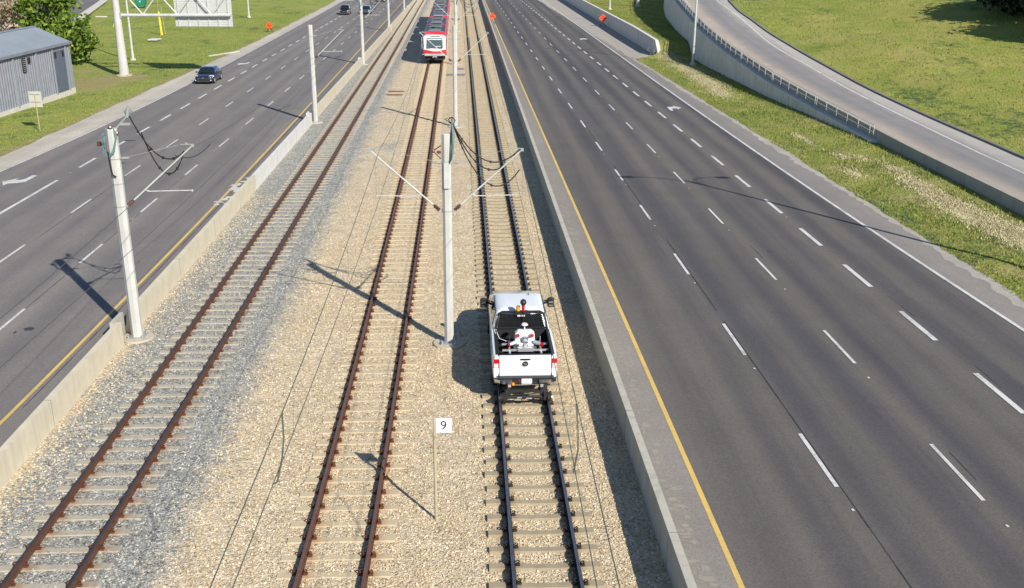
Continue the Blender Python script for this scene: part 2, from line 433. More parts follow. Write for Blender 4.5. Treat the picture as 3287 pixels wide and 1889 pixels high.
# ---------------------------------------------------------------- long lines across the corridor (measured)
def track_line(rows, z=.18):
    return Line([(G(l, y, z)+G(r, y, z))/2 for l, r, y in rows])
TA = track_line([(75, 297, 1788), (493.4, 647.3, 1198.7), (805.8, 905.2, 774.6), (1052.5, 1118.8, 424.6), (1299, 1325.6, 59.2)])
TB = track_line([(973, 1179.4, 1788), (1134.6, 1274.7, 1198.7), (1242.8, 1342.3, 774.6), (1326, 1389.5, 424.6), (1374.8, 1416.4, 211.6)])
TC = track_line([(1641, 1845, 1788), (1609, 1761, 1277.6), (1564, 1664, 774.6), (1530.4, 1591.2, 424.6), (1510, 1547.8, 181.4), (1496.3, 1522.9, 59.2)])
LY = LP([(188, 1180), (444.6, 911.5), (822, 518), (864, 472), (1000.4, 327.6), (1084.8, 243.3), (1156, 162.2), (1292.4, 6.5)])
LE = LP([(0, 554), (178.4, 472), (444.6, 350), (616, 264), (697.5, 223.8), (822, 159), (1107.5, 0)])
L1 = LP([(0, 1058.6), (67.3, 1003.8), (250.8, 846), (330.6, 784.4), (509, 635), (599.7, 557), (707.2, 468), (741.3, 441), (860.3, 340), (881.4, 323.8), (960.8, 255.3), (975.4, 244)])
L2 = LP([(0, 843), (70, 793), (225, 685), (294.7, 640.7), (402.4, 563.8), (454.3, 530), (639.6, 401.3), (672.6, 379.6), (792.2, 296.8), (812, 283.9)])
L3 = LP([(0, 687.5), (185.3, 578), (252, 539), (310.7, 508.5), (440, 429.8), (481.7, 407), (578.4, 350.4), (611.5, 332.5), (685.5, 288.7), (711.4, 275)], False)
LB = LP([(0, 1582), (342, 1180), (398, 1100), (822, 612)], False)
RB = Line([(2.99, 29.43), (3.47, 24.08), (3.73, 19.43), (4.72-TK*80, 80), (4.75-TK*160, 160), (4.75-TK*240, 240)], False)
RY = LP([(1725.9, 400), (1867.7, 707.7), (2036, 1100), (2200, 1468), (2382, 1889), (1644, 200)], False)
R1 = LP([(1722.5, 188), (1773.8, 261), (1802, 299), (1859, 382), (1905, 449.5), (1966.3, 533.7), (2045.6, 645.2), (2079.3, 691), (2201, 865.4), (2384, 1128.5), (2560.6, 1390.7), (2692, 1569)])
R2 = LP([(1875, 254), (1924.6, 305), (1971, 353), (2005.7, 391.5), (2153, 542), (2309, 704), (2412.8, 817), (2630.7, 1050.7), (2733, 1154.5), (2987.4, 1429.5), (3167.7, 1615)])
R3 = LP([(1927.9, 209), (1940.8, 219.6), (2022, 287), (2112, 362.7), (2189.6, 422.7), (2249, 471), (2446.5, 633), (2503.6, 678.4), (2702, 845.8), (2883.6, 996), (3003, 1089.6), (3287, 1331)])
RE = LP([(1741.3, 0), (1984.6, 176.8), (2130.6, 288.7), (2409.6, 472), (2464.7, 506), (3287, 1066)])
RP = LP([(2062.5, 202.8), (2228, 301.7), (2466, 454), (2592, 526), (2784.6, 646), (3025, 800), (3287, 963)])
LPV = lambda y: LE(y) - 1.75 - .9*math.exp(-((y-90)/35)**2)
Y0, Y1 = 6.0, 420.0
def ys(a, b, st): 
    n = max(1, int(math.ceil((b-a)/st))); return [a+(b-a)*i/n for i in range(n+1)]
def ribbon(name, fl, fr, a, b, z, mat, nx=1, st=3, kind='structure', zf=None, wob=0):
    q = MB(); rows = ys(a, b, st); rr = random.Random(len(name))
    for y in rows:
        xl, xr = fl(y), fr(y)
        if wob: xl += rr.uniform(-wob, wob)
        for i in range(nx+1):
            x = xl+(xr-xl)*i/nx
            q.v.append((x, y, zf(x, y) if zf else z))
    w = nx+1
    for j in range(len(rows)-1):
        for i in range(nx):
            q.f.append((j*w+i, j*w+i+1, (j+1)*w+i+1, (j+1)*w+i)); q.m.append(0)
    o = q.build(name, mat, None, fix=False)
    return tag(o, kind=kind)
# one sheet of land to the horizon
q = MB(); q.quad((-1500, -400, -.35), (1500, -400, -.35), (1500, 2500, -.35), (-1500, 2500, -.35))
tag(q.build('ground', M['grass_l']), kind='structure')
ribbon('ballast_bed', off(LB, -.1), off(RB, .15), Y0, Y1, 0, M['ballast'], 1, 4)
ribbon('left_road', lambda y: LPV(y), off(LB, -.1), Y0, Y1, -.004, M['asph_l'], 1, 4)
ribbon('left_shoulder', lambda y: LPV(y)-.35, off(LE, -.12), Y0, Y1, .004, M['shoulder_l'], 1, 2, wob=.12)
ribbon('left_inner_shoulder', off(LY, .07), off(LB, -.12), Y0, Y1, .004, M['shoulder_r'] if False else M['asph_l'], 1, 4)
ribbon('right_road', off(RB, .15), lambda y: RP(y), Y0, Y1, -.004, M['asph_r'], 1, 4)
ribbon('right_inner_shoulder', off(RB, .15), off(RY, -.06), Y0, Y1, .004, None or M['shoulder_r'], 1, 4)
ribbon('right_shoulder', off(RE, .08), lambda y: RP(y)+.12, Y0, Y1, .004, M['shoulder_r'], 1, 1.2, wob=0)
M['edge_grit'] = mat_asphalt('road_edge_grit', .31, (1.06, 1.0, .9), None, .4, .25)
ribbon('road_edge', lambda y: RP(y)-.5-.10*math.sin(y*.21)-.05*math.sin(y*.9), lambda y: RP(y)+.16, Y0, Y1, .0065, M['edge_grit'], 1, .5, wob=.16)
# painted lines
def stripe(name, fn, w, segs, mat, z=.010):
    q = MB()
    for a, b in segs:
        for y0, y1 in zip(ys(a, b, 4)[:-1], ys(a, b, 4)[1:]):
            q.quad((fn(y0)-w/2, y0, z), (fn(y0)+w/2, y0, z), (fn(y1)+w/2, y1, z), (fn(y1)-w/2, y1, z))
    return tag(q.build(name, mat, fix=False), kind='structure')
def dashes(a, per, ln, end=330): return [(a+per*k, a+per*k+ln) for k in range(-3, 60) if a+per*k > 8 and a+per*k < end]
stripe('yellow_line', LY, .13, [(Y0, Y1)], M['yellow_line'])
stripe('edge_line', LE, .15, [(Y0, Y1)], M['white_line'])
stripe('lane_line', L1, .12, dashes(42.6, 8.79, 2.95), M['white_line'])
stripe('lane_line', L2, .12, dashes(42.4, 8.75, 2.95), M['white_line'])
stripe('lane_line', L3, .2, [(30, 58.6)]+[d for d in dashes(62.1, 5.72, 2.9) if d[0] > 60], M['white_line'])
stripe('yellow_line', RY, .14, [(Y0, Y1)], M['yellow_line'])
stripe('lane_line', R1, .125, dashes(23.6, 8.98, 3.05), M['white_line'])
stripe('lane_line', R2, .115, dashes(22.95, 8.97, 3.1), M['white_line'])
stripe('lane_line', R3, .2, dashes(28.1, 5.98, 3.05), M['white_line'])
stripe('edge_line', RE, .17, [(Y0, Y1)], M['white_line'])
# dark joints sealed with tar beside the lane lines
def seam(fn, segs, w=.035, dx=.11):
    q = MB(); r_ = random.Random(3)
    for a, b in segs:
        for y0, y1 in zip(ys(a, b, .8)[:-1], ys(a, b, .8)[1:]):
            k = .4+.8*r_.random()
            x0, x1 = fn(y0)+dx, fn(y1)+dx
            q.quad((x0-w*k/2, y0, .007), (x0+w*k/2, y0, .007), (x1+w*k/2, y1, .007), (x1-w*k/2, y1, .007))
    tag(q.build('road_joint', M['seam'], fix=False), kind='structure')
seam(R1, [(16, 36), (37, 47), (52, 64), (72, 78)]); seam(R2, [(24, 25.6), (44, 46)], .025, .33)
seam(R3, [(30, 31.8), (36.5, 39)], .022, .3); seam(L1, [(24, 60)], .03, .02); seam(L2, [(46, 60), (66, 72)], .03, .12); seam(LY, [(28, 90)], .05, .22)
for fn, a_, per in ((R1, 22.4, 8.98), (R2, 21.7, 8.97), (R3, 51.2, 23.9), (L1, 41.2, 8.79), (L2, 41.0, 17.5), (L3, 60.6, 17.2)):
    stripe('lane_stud', fn, .07, [(a_+per*k, a_+per*k+.10) for k in range(0, 20) if a_+per*k < 170], M['white_line'])
# arrows on the road, laid out on the ground from the survey
def arrow(pts, box, sc):
    q = MB(); P = [G(box[0]+a*sc, box[1]+b*sc) for a, b in pts]
    q.add([(p.x, p.y, .011) for p in P], [tuple(range(len(P)))])
    o = q.build('turn_arrow', M['white_line']); tag(o, kind='structure'); return o
arrow([(110, 700), (1000, 515), (760, 615), (1050, 610), (1300, 560), (1660, 370), (1900, 390), (1290, 710), (900, 770), (380, 800), (155, 905)], (0, 540), .06314)
arrow([(570, 690), (1190, 660), (1130, 570), (1890, 745), (1590, 895), (1450, 820), (1020, 825), (1150, 960), (1150, 1040), (900, 1000)], (2120, 320), .03552)
arrow([(510, 665), (920, 585), (1000, 610), (1250, 600), (1450, 525), (1610, 520), (1380, 660), (1100, 700), (780, 705), (700, 745)], (740, 180), .03946)
arrow([(480, 720), (1200, 670), (1780, 780), (1430, 890), (1250, 830), (900, 860), (750, 950)], (1850, 110), .0206)
arrow([(190, 45), (250, 30), (840, 12), (850, 28), (300, 45)], (1050, 0), .0987)
# pale concrete dust on the left road beside the renewed barrier panel
def blots(name, cpts, mat, z=.013):
    q = MB(); r_ = random.Random(5)
    for x, y, a, b in cpts:
        n = 11; ring = []
        for k in range(n):
            t = 2*math.pi*k/n; rr = .55+.6*r_.random()
            ring.append((x+a*rr*math.cos(t), y+b*rr*math.sin(t), z))
        q.add(ring, [tuple(range(n))]); z += .00002
    return tag(q.build(name, mat, fix=False), kind='structure')
r_ = random.Random(11)
blots('concrete_dust', [(LB(y)-r_.uniform(.5, 1.5), y, r_.uniform(.1, .45), r_.uniform(.15, .5)) for y in [53+r_.random()*7 for _ in range(26)]], M['dust'])
# sand washed out under the right barrier
M['sand'] = mat_concrete('washed_sand', (.27, .25, .22), .1, 3, False)
blots('washed_sand', [(RB(y)+r_.uniform(.62, .98), y, r_.uniform(.05, .20), r_.uniform(.04, .13)) for y in [14+r_.random()**1.3*70 for _ in range(240)]], M['sand'], .0075)
blots('oil_stain', [(-17.96, 34.64, .22, .16), (-18.3, 34.3, .08, .1), (-25.4, 63.5, .6, .3), (-27.3, 71, .4, .2)], M['seam'], .0074)
# ---------------------------------------------------------------- concrete barriers along the tracks
def extrude(fn, prof, a, b, zf=None, st=3, mi=0, q=None):
    q = q or MB()
    rings = []
    for y in ys(a, b, st):
        x = fn(y); z0 = zf(y) if zf else 0
        rings.append([(x+dx, y, z0+dz) for dx, dz in prof])
    q.loft(rings, True, True, mi); return q
PL = [(0, -.15), (0, .87), (-.2, .87), (-.28, .3), (-.5, .08), (-.5, -.15)]
PR = [(0, -.15), (0, .95), (.2, .95), (.28, .33), (.5, .08), (.5, -.15)]
LPY = [33.83, 78.87, 117.1, 160.4, 208.6, 254]
segs = [(6, 33.15, 'conc_tan', 'tan concrete barrier running from the near left corner up to the first pole'),
        (34.35, 56.6, 'conc_tan', 'tan concrete barrier just beyond the nearest left pole'),
        (56.62, 78.25, 'conc_new', 'pale grey newer concrete barrier panel before the second left pole'),
        (79.5, 116.4, 'conc_tan', 'tan concrete barrier between the second and third left poles'),
        (117.7, 159.7, 'conc_tan', 'tan concrete barrier between the third and fourth left poles'),
        (161.0, 207.9, 'conc_tan', 'tan concrete barrier between the fourth and fifth left poles'),
        (209.2, 420, 'conc_tan', 'farthest tan concrete barrier past the fifth left pole')]
for a, b, mt, lb in segs:
    t = thing('concrete_barrier', lb, 'barrier', (LB(a), a, 0), 0, 'concrete barriers beside the left track')
    o_ = (LB(a), a, 0)
    j = extrude(LB, PL, a, b).build('barrier_wall', M[mt], t, origin=o_); j.location = (0, 0, 0)
    if a > 30 and b != 78.25:
        q = extrude(LB, [(-.33, -.15), (-.33, .80), (-.47, .80), (-.47, -.15)], a-1.1, a-.004)
        j = q.build('recess_panel', M['conc_gray'] if a < 50 else M['conc_new'], t, origin=o_); j.location = (0, 0, 0)
for a, b, lb in [(6, 34.2, 'grey concrete barrier nearest the camera between gravel and right roadway'),
                 (34.215, 420, 'long grey concrete barrier alongside the right roadway past the truck')]:
    t = thing('concrete_barrier', lb, 'barrier', (RB(a), a, 0), 0, 'concrete barriers beside the right roadway')
    j = extrude(RB, PR, a, b).build('barrier_wall', M['conc_gray'], t, origin=(RB(a), a, 0)); j.location = (0, 0, 0)

# dark joints between the barrier panels
def joints(fn, prof, par_y, side):
    for y in par_y:
        par = [o for o in COL.objects if o.name.startswith('concrete_barrier') and (o.location.x < -5) == (side < 0) and o.location.y < y]
        par = max(par, key=lambda o: o.location.y); q = MB()
        rings = [[(fn(yy)+dx*(1.0), yy, dz) for dx, dz in prof] for yy in (y-.012, y+.012)]
        q.loft(rings); o = q.build('panel_joint', M['lid'], par, origin=par.location); o.location = (0, 0, 0)
joints(LB, [(.004, -.1), (.004, .874), (-.204, .874), (-.284, .3), (-.284, -.1)], [14.5, 20.6, 26.8, 40.6, 46.8, 52.4, 63.5, 70.8, 86, 92.5, 99, 105.5, 112], -1)
joints(RB, [(-.004, -.1), (-.004, .954), (.204, .954), (.284, .33), (.284, -.1)], [14.2, 19.9, 26.2, 40.4, 46.5, 52.7, 59, 65.2, 71.4, 77.7, 84, 90.2, 96.5, 103], 1)

# ---------------------------------------------------------------- railway tracks
def tie_mesh(w, L, h, top):
    q = MB(); st = [-L/2, -.95, -.55, -.25, .25, .55, .95, L/2]
    hh = [0, .0, -.004, -.012, -.012, -.004, .0, 0] if top < .05 else [0, .0, -.012, -.032, -.032, -.012, .0, 0]; ww = [1, 1, .98, .86, .86, .98, 1, 1]
    rings = []
    for x, d, k in zip(st, hh, ww):
        w2 = w/2*k
        rings.append([(x, -w2-.02, top-h), (x, -w2+.012, top+d-.015), (x, -w2+.03, top+d), (x, w2-.03, top+d), (x, w2-.012, top+d-.015), (x, w2+.02, top-h)])
    q.loft(rings, True, True); return q
def track(label, fn, top, phase, tmat, side, head, clip, grp):
    t = thing('railway_track', label, 'track', (fn(Y0), Y0, 0), 0, grp)
    O = Vector((fn(Y0), Y0, 0))
    zb = top
    pr = [(-.07, 0), (-.07, .02), (-.012, .035), (-.012, .13), (-.036, .142), (-.036, .172), (-.028, .18), (.028, .18), (.036, .172), (.036, .142), (.012, .13), (.012, .035), (.07, .02), (.07, 0)]
    n = len(pr)
    for sgn in (-1, 1):
        q = MB(); rings = []
        for y in ys(Y0, 400, 4):
            x = fn(y)+sgn*.7525/math.cos(HD)
            rings.append([(x+dx, y, zb+dz) for dx, dz in pr])
        q.loft(rings)
        for i in range(len(rings)-1):
            for k in (5, 6, 7): q.m[i*n+k] = 1
        o = q.build('rail', [M[side], M[head]], t, origin=O); o.location = (0, 0, 0)
    sp = .712
    k0 = math.ceil((13.5-phase)/sp)
    yt = [phase+sp*k for k in range(k0, k0+430)]
    tm = tie_mesh(.27, 2.6, .2, top)
    proto = tm.build('sleeper', M[tmat], t)
    proto.location = (fn(yt[0])-O.x, yt[0]-O.y, 0); proto.rotation_euler = (0, 0, HD)
    rr = random.Random(int(phase*1000))
    for y in yt[1:100]:
        c = proto.copy(); COL.objects.link(c); c.parent = t
        c.location = (fn(y)-O.x+rr.uniform(-.03, .03), y-O.y+rr.uniform(-.015, .015), rr.uniform(-.008, .006)); c.rotation_euler = (0, 0, HD+rr.uniform(-.012, .012))
    q = MB()
    for y in yt[100:]:
        q.add([(fn(y)-O.x+v[0]*math.cos(HD)-v[1]*math.sin(HD), y-O.y+v[0]*math.sin(HD)+v[1]*math.cos(HD), v[2]) for v in tm.v], tm.f)
    tag(q.build('sleeper', M[tmat], t), kind='stuff')
    q = MB()
    for y in yt[:190]:
        for sgn in (-1, 1):
            for s2 in (-1, 1):
                x = fn(y)+sgn*.7525+s2*.125-O.x
                q.bbox((x, y-O.y, top), (.10, .10, .04), .012, 0, HD)
                q.pipe([(x-s2*.05, y-O.y-.06, top+.04), (x, y-O.y-.05, top+.10), (x+s2*.04, y-O.y, top+.09), (x, y-O.y+.05, top+.10), (x-s2*.05, y-O.y+.06, top+.04)], .016, 4)
    tag(q.build('rail_clips', M[clip], t), kind='stuff')
    return t
GT = 'railway tracks side by side'
track('left track with rust brown rails bedded in blue grey stone', TA, .036, 21.145, 'tie_a', 'rail_rust', 'rail_top_a', 'clip', GT)
track('middle track with rusty brown rails leading to the red train', TB, .034, 20.93, 'tie_b', 'rail_rust', 'rail_top_b', 'clip', GT)
track('right track with dark polished rails under the white pickup truck', TC, .08, 21.275, 'tie_c', 'rail_dark', 'rail_top_c', 'clip_d', GT)

# ---------------------------------------------------------------- catenary poles and wires
CZ, MZ = 5.45, 6.95
CPY = [33.48, 77.35, 117.5, 160.5, 205, 250]
def zmes(y, P):
    for a, b in zip(P[:-1], P[1:]):
        if a <= y <= b: u = (y-a)/(b-a); return MZ-.6*4*u*(1-u)
    if y < P[0]: u = (y-(P[0]-45))/45; return MZ-.6*4*u*(1-u)
    return MZ
def arm(t, sx, dx, det):
    """hinged bracket on side sx of the pole reaching to dx"""
    e = dx+sx*.18
    a = Vector((sx*.24, 0, 4.95)); b = Vector((e, 0, MZ+.12))
    d = (b-a).normalized()
    q = MB(); q.pipe([a+d*.32, a+(b-a)*.55], .031, 8); q.pipe([a+(b-a)*.55, b], .026, 8)
    o = q.build('bracket_arm', M['galv_w'], t, True)
    q = MB(); q.pipe([a+d*.02, a+d*.06, a+d*.10, a+d*.14, a+d*.18, a+d*.22, a+d*.26, a+d*.30], [.03, .085, .04, .085, .04, .085, .04, .05], 8); q.build('insulator', M['insul'], t)
    q = MB(); q.box((sx*.20, 0, 4.95), (.14, .08, .10)); q.build('hinge', M['galv'], t)
    q = MB(); s0 = a+(b-a)*.27
    q.pipe([s0, s0+Vector((sx*.12, 0, -.06))], .03, 6); q.pipe([s0+Vector((sx*.12, 0, -.06)), (dx, 0, CZ+.04)], .019, 6); q.pipe([(dx, 0, CZ+.07), (dx, 0, CZ)], .03, 6)
    q.build('steady_arm', M['galv_w'], t)
    q = MB(); q.box(b-d*.02, (.10, .07, .10)); q.pipe([b+Vector((-sx*.42, 0, .02)), b+Vector((-sx*.06, 0, .03))], .02, 6); q.box(b+Vector((-sx*.22, 0, .05)), (.07, .05, .08)); q.build('wire_clamp', M['galv'], t)
    q = MB(); q.pipe([(sx*.2, 0, 6.62), b+Vector((-sx*.5, 0, .0))], .008, 4); q.pipe([(sx*.2, 0, 6.62), (sx*.32, 0, 6.63), (sx*.5, 0, 6.635)], [.03, .05, .02], 6); q.build('stay_wire', M['galv'], t)
def cable(a, b, sag, n=14):
    a, b = Vector(a), Vector(b); out = []
    for i in range(n+1):
        u = i/n; p = a.lerp(b, u); p.z -= sag*4*u*(1-u); out.append(p)
    return out
def pole(label, x, y, dxs, grp, r0=.205, h=7.6, feeders=None, det=True, bolts=True):
    t = thing('catenary_pole', label, 'pole', (x, y, 0), HD, grp)
    q = MB(); q.pipe([(0, 0, .1), (0, 0, h-.03), (0, 0, h)], [r0, r0*.93, r0*.85], 8); q.build('shaft', M['pole'], t)
    q = MB(); q.pipe([(0, 0, -.1), (0, 0, .05), (0, 0, .065)], [.58, .58, .55], 20)
    q.build('footing', M['conc_base'], t)
    q = MB(); q.box((0, 0, .085), (.62, .62, .04))
    for i in (-1, 1):
        for j in (-1, 1): q.tube((i*.25, j*.25, .1), (i*.25, j*.25, .2), .03)
    q.build('base_plate', M['galv'], t)
    q = MB()
    for z in (4.95, 5.75, 6.62): q.pipe([(0, 0, z-.015), (0, 0, z+.015)], [r0*1.0, r0*1.0], 8)
    q.build('strap', M['galv'], t)
    for sx, dx in dxs: arm(t, sx, dx, det)
    if feeders == 'left':
        q = MB(); q.pipe([(0.05, .1, 7.55), (.55, .1, 8.05)], .035, 6); q.pipe([(.55, .1, 8.0), (.62, .12, 8.35)], .05, 6); q.box((.45, .1, 7.78), (.35, .08, .08)); q.build('cable_bracket', M['galv'], t)
        q = MB(); e = dxs[0][1]
        for dy, sg, zz in ((0, .75, 8.05), (.07, 1.1, 7.5)):
            P = cable((.62 if zz > 8 else .95, .1, zz), (e-.15, dy, MZ-.1), sg); q.pipe(P, .024, 5)
            for k in range(2, 13, 3): q.box(P[k], (.07, .07, .09))
        q.pipe(cable((e-.5, .1, MZ-.25), (e+.6, .7, MZ+.02), .25), .015, 5)
        q.build('feeder_cable', M['black'], t)
        q = MB(); rr = random.Random(2)
        for k in range(9):
            a0 = rr.uniform(0, 6.28)
            q.pipe([(.12*math.cos(a0), .12*math.sin(a0)-.1, h+.02), (.25*math.cos(a0)-.05, -.15+.2*math.sin(a0), h-.1-rr.random()*.2), (-.1+.2*math.cos(a0), -.24, h-.6-rr.random()*.3), (-.12, -.24, h-.95)], .014, 5)
        q.build('earth_cable', M['teal'], t); q = MB()
        for k in range(4): q.pipe([(.55, .1, 7.95), (.64+.03*k, .1+.03*k, 8.2), (.62, .1, 8.4-.03*k), (.52-.02*k, .1, 8.2), (.55, .1, 7.95)], .011, 5)
        q.build('cable_coil', M['teal'], t)
        q = MB(); q.pipe([(-.13, -.23, 6.9), (-.1, -.245, 6.4), (-.06, -.245, 6.1), (.05, -.235, 6.02)], .03, 6); q.build('conduit', M['black_p'], t)
        q = MB(); q.pipe([(-.30, 0, 7.1), (-.46, 0, 7.1)], .04, 6); q.pipe([(-.46, 0, 7.05), (-.46, 0, 7.2)], .07, 8); q.sphere((.02, -.12, h+.05), .08, 8); q.sphere((.2, -.05, h-.15), .07, 8); q.build('insulator', M['insul'], t)
    if feeders == 'centre':
        q = MB(); q.pipe([(.17, .05, 7.2), (.20, .05, 7.75)], .035, 6); q.pipe([(.17, .05, 7.6), (.22, .05, 8.0)], .03, 6); q.build('cable_bracket', M['galv'], t)
        q = MB(); e = [d for s_, d in dxs if s_ > 0][0]
        for dy, sg, b in ((-.05, .8, (e+.05, -.05, MZ+.1)), (.08, 1.25, (e+.1, .1, MZ-.6)), (.02, 1.0, (e-.05, .02, MZ-.05))):
            P = cable((.22, dy, 7.95), b, sg); q.pipe(P, .022, 5)
            for k in range(2, 13, 3): q.box(P[k], (.06, .06, .08))
        q.pipe([(.19, -.12, 7.7), (.2, -.2, 7.2), (.17, -.22, 6.8), (.05, -.215, 6.55), (-.02, -.215, 6.2), (0, -.215, 5.9)], .024, 5)
        for k in range(4): q.pipe([(.22, .05, 7.9), (.32-.12*k, .1*k, 8.05), (.22, .05, 8.15)], .018, 5)
        q.build('feeder_cable', M['black'], t)
        q = MB()
        q.pipe([(.21, -.02, 8.0), (.24, -.12, 7.6), (.22, -.19, 7.0), (.12, -.215, 6.65)], [.03, .045, .04, .02], 6)
        q.build('earth_cable', M['teal'], t)
        q = MB(); q.bbox((0, -.215, 5.78), (.2, .05, .9), .02); q.build('conduit_guard', M['galv_w'], t)
        q = MB(); q.pipe([(-.18, 0, 7.2), (-.42, 0, 7.05)], .02, 5); q.pipe([(-.18, 0, 6.75), (-.42, 0, 7.0)], .02, 5); q.sphere((-.44, 0, 7.02), .07, 8)
        q.pipe([(-.18, 0, 6.98), (-.32, 0, 6.98)], .045, 6); q.build('signal_bracket', M['insul'], t)
    return t
gl, gc = 'catenary poles along the left barrier', 'catenary poles between the middle and right tracks'
names = ['nearest light grey catenary pole in the left barrier, topped with coiled teal cables', 'bare light grey catenary pole at the end of the pale barrier panel',
         'light grey catenary pole third along the left barrier, beyond the blue sedan', 'fourth light grey catenary pole along the left barrier, beside the train', 'farthest light grey catenary pole on the left barrier']
for i, y in enumerate(LPY[:5]):
    x = [-13.61, -15.54, -17.22, -19.37, -22.0][i]
    pole(names[i], x, y, [(1, TA(y)-x)], gl, .205, [7.65, 7.45, 7.3, 7.3, 7.3][i], 'left' if i in (0, 2) else None)
names = ['light grey catenary pole beside the white pickup truck with bracket arms both sides', 'light grey catenary pole right in front of the red train', 'light grey catenary pole halfway along the red train',
         'far light grey catenary pole next to the rear of the train', 'last light grey catenary pole between the right hand tracks']
for i, y in enumerate(CPY[:5]):
    x = (TB(y)+TC(y))/2 if i != 1 else -4.44
    pole(names[i], x, y, [(-1, TB(y)-x), (1, TC(y)-x)], gc, .178, 7.62, 'centre' if i in (0, 2) else None)
def overhead(label, fn, P, jump):
    t = thing('overhead_line', label, 'overhead wire', (fn(33), 33, 0), 0, 'overhead lines above the tracks')
    O = Vector((fn(33), 33, 0))
    def rel(x, y, z): return Vector((x, y, z))-O
    q = MB(); q.pipe([rel(fn(y)+.12*math.cos((y-P[0])/45*math.pi), y, CZ) for y in ys(4, 300, 4)], .0085, 5); q.build('contact_wire', M['wire'], t)
    q = MB(); q.pipe([rel(fn(y)+.1, y, zmes(y, P)) for y in ys(4, 300, 3)], .009, 5); q.build('messenger_wire', M['wire'], t)
    q = MB()
    for y in ys(8, 250, 8.1): q.pipe([rel(fn(y)+.1, y, zmes(y, P)), rel(fn(y)+.12*math.cos((y-P[0])/45*math.pi), y, CZ)], .0035, 4)
    q.build('droppers', M['wire'], t)['kind'] = 'stuff'
    if jump:
        q = MB(); y = jump
        a, b = rel(fn(y)+.1, y, zmes(y, P)), rel(fn(y)+.05, y-.7, CZ)
        q.pipe([a, a+Vector((.02, -.1, -.4)), a.lerp(b, .6)+Vector((.05, .1, -.15)), b+Vector((0, .25, -.12)), b+Vector((0, .1, -.06)), b], .016, 5); q.build('jumper_cable', M['wire'], t)
overhead('overhead wires of the left track crossing in front of the left roadway', TA, LPY, None)
overhead('overhead wires above the middle track leading to the train', TB, CPY, 15.0)
overhead('overhead wires above the right track passing over the truck', TC, CPY, 15.4)

# ---------------------------------------------------------------- ramp on the right: wall, ledge, railing, parapet, road
WT = [(20, 27.6, 0), (40, 27.05, 0), (50.9, 26.82, 0), (57.9, 26.57, 0), (66, 26.25, 0), (72.5, 25.9, .16), (83, 24.75, .72), (93.5, 23.6, 1.32), (109.3, 22.55, 2.45), (121.5, 21.9, 3.65), (130, 21.95, 4.5), (143, 22.4, 5.4), (165, 24.1, 6.4), (190, 27.3, 7.2), (213, 31.0, 7.8), (250, 38.5, 8.6), (300, 51, 9.6), (360, 70, 10.5)]
def smooth(xs, vs, w=5):
    xx = np.arange(xs[0], xs[-1], .5); vv = np.interp(xx, xs, vs); k = np.hanning(int(w*4)+3); k /= k.sum()
    p = len(k)//2; pad = np.concatenate([2*vv[0]-vv[1:p+1][::-1], vv, 2*vv[-1]-vv[-p-1:-1][::-1]])
    sv = np.convolve(pad, k, 'same')[p:-p]
    return lambda y: float(np.interp(y, xx, sv))
WX = smooth([w[0] for w in WT], [w[1] for w in WT]); WZ = smooth([w[0] for w in WT], [w[2] for w in WT])
TER = smooth([0, 119, 124, 126, 129.5, 147, 165, 360], [0, 0, .05, .35, 1.62, 1.92, 2.0, 2.0], 1)
def solve(px, py, zf):
    z = 0.
    for _ in range(120):
        p = G(px, py, z); z += .25*(zf(p.y)-z)
    return p
RZ = lambda y: max(0., WZ(y)-.05)
cp = [solve(a, b, RZ) for a, b in [(2331.8, 0), (2370, 40), (2466, 108.5), (2560, 164), (2808, 300), (2990, 384), (3179, 463.5), (3287, 511.5)]]
cp = sorted([(p.y, p.x) for p in cp]); 
cx0 = [(20, cp[0][1]+.3)] + [(max(y, 21), x) for y, x in cp]
sl_ = (cx0[-1][1]-cx0[-2][1])/max(1, cx0[-1][0]-cx0[-2][0])
cx0 += [(cx0[-1][0]+45, cx0[-1][1]+45*.33), (400, cx0[-1][1]+45*.33+(400-cx0[-1][0]-45)*.33)]
CXF = smooth([c[0] for c in cx0], [c[1] for c in cx0], 6)
wl = sorted([(p.y, p.x) for p in [solve(a, b, RZ) for a, b in [(2293, 0), (2466, 138), (2600, 215), (2746, 300), (2930, 389), (3104, 472), (3287, 557)]]])
ll = sorted([(p.y, p.x) for p in [solve(a, b, RZ) for a, b in [(2199, 0), (2228, 41.4), (2257, 70.4), (2285, 102)]]])
def wall_strip(fdx, zl, zh, a, b, q, th, st=2):
    rings = []
    for y in ys(a, b, st):
        x = WX(y)+fdx; rings.append([(x, y, zl(y)), (x, y, zh(y)), (x+th, y, zh(y)), (x+th, y, zl(y))])
    q.loft(rings)
t = thing('retaining_wall', 'tall grey concrete retaining wall holding up the curved ramp', 'wall', (WX(72), 72, 0))
O = Vector((WX(72), 72, 0))
def put(q, name, mt, par=None, org=None, **k):
    org = O if org is None else org
    o = q.build(name, mt, par or t, origin=org, **k); o.location = (0, 0, 0); return o
q = MB(); wall_strip(0, lambda y: -.3, lambda y: WZ(y)-.16, 72.0, 345, q, .4); put(q, 'wall_face', M['conc_wall'])
q = MB(); wall_strip(-.05, lambda y: WZ(y)-.155, lambda y: WZ(y), 71.9, 345, q, .47); put(q, 'ledge', M['conc_new'])
t = thing('ramp_parapet', 'low grey concrete parapet running along the edge of the ramp road', 'barrier', (WX(30)+.42, 30, 0))
O = Vector((WX(30)+.42, 30, 0))
q = MB(); wall_strip(.43, lambda y: -.2 if y < 72 else WZ(y)-.3, lambda y: WZ(y)+.72, 20, 345, q, .24); put(q, 'parapet_wall', M['conc_par'])
t = thing('pipe_railing', 'galvanised two rail pipe railing fixed on the retaining wall ledge', 'railing', (WX(73), 73, WZ(73)))
O = Vector((WX(73), 73, WZ(73)))
py = []; y = 72.9; k = 0
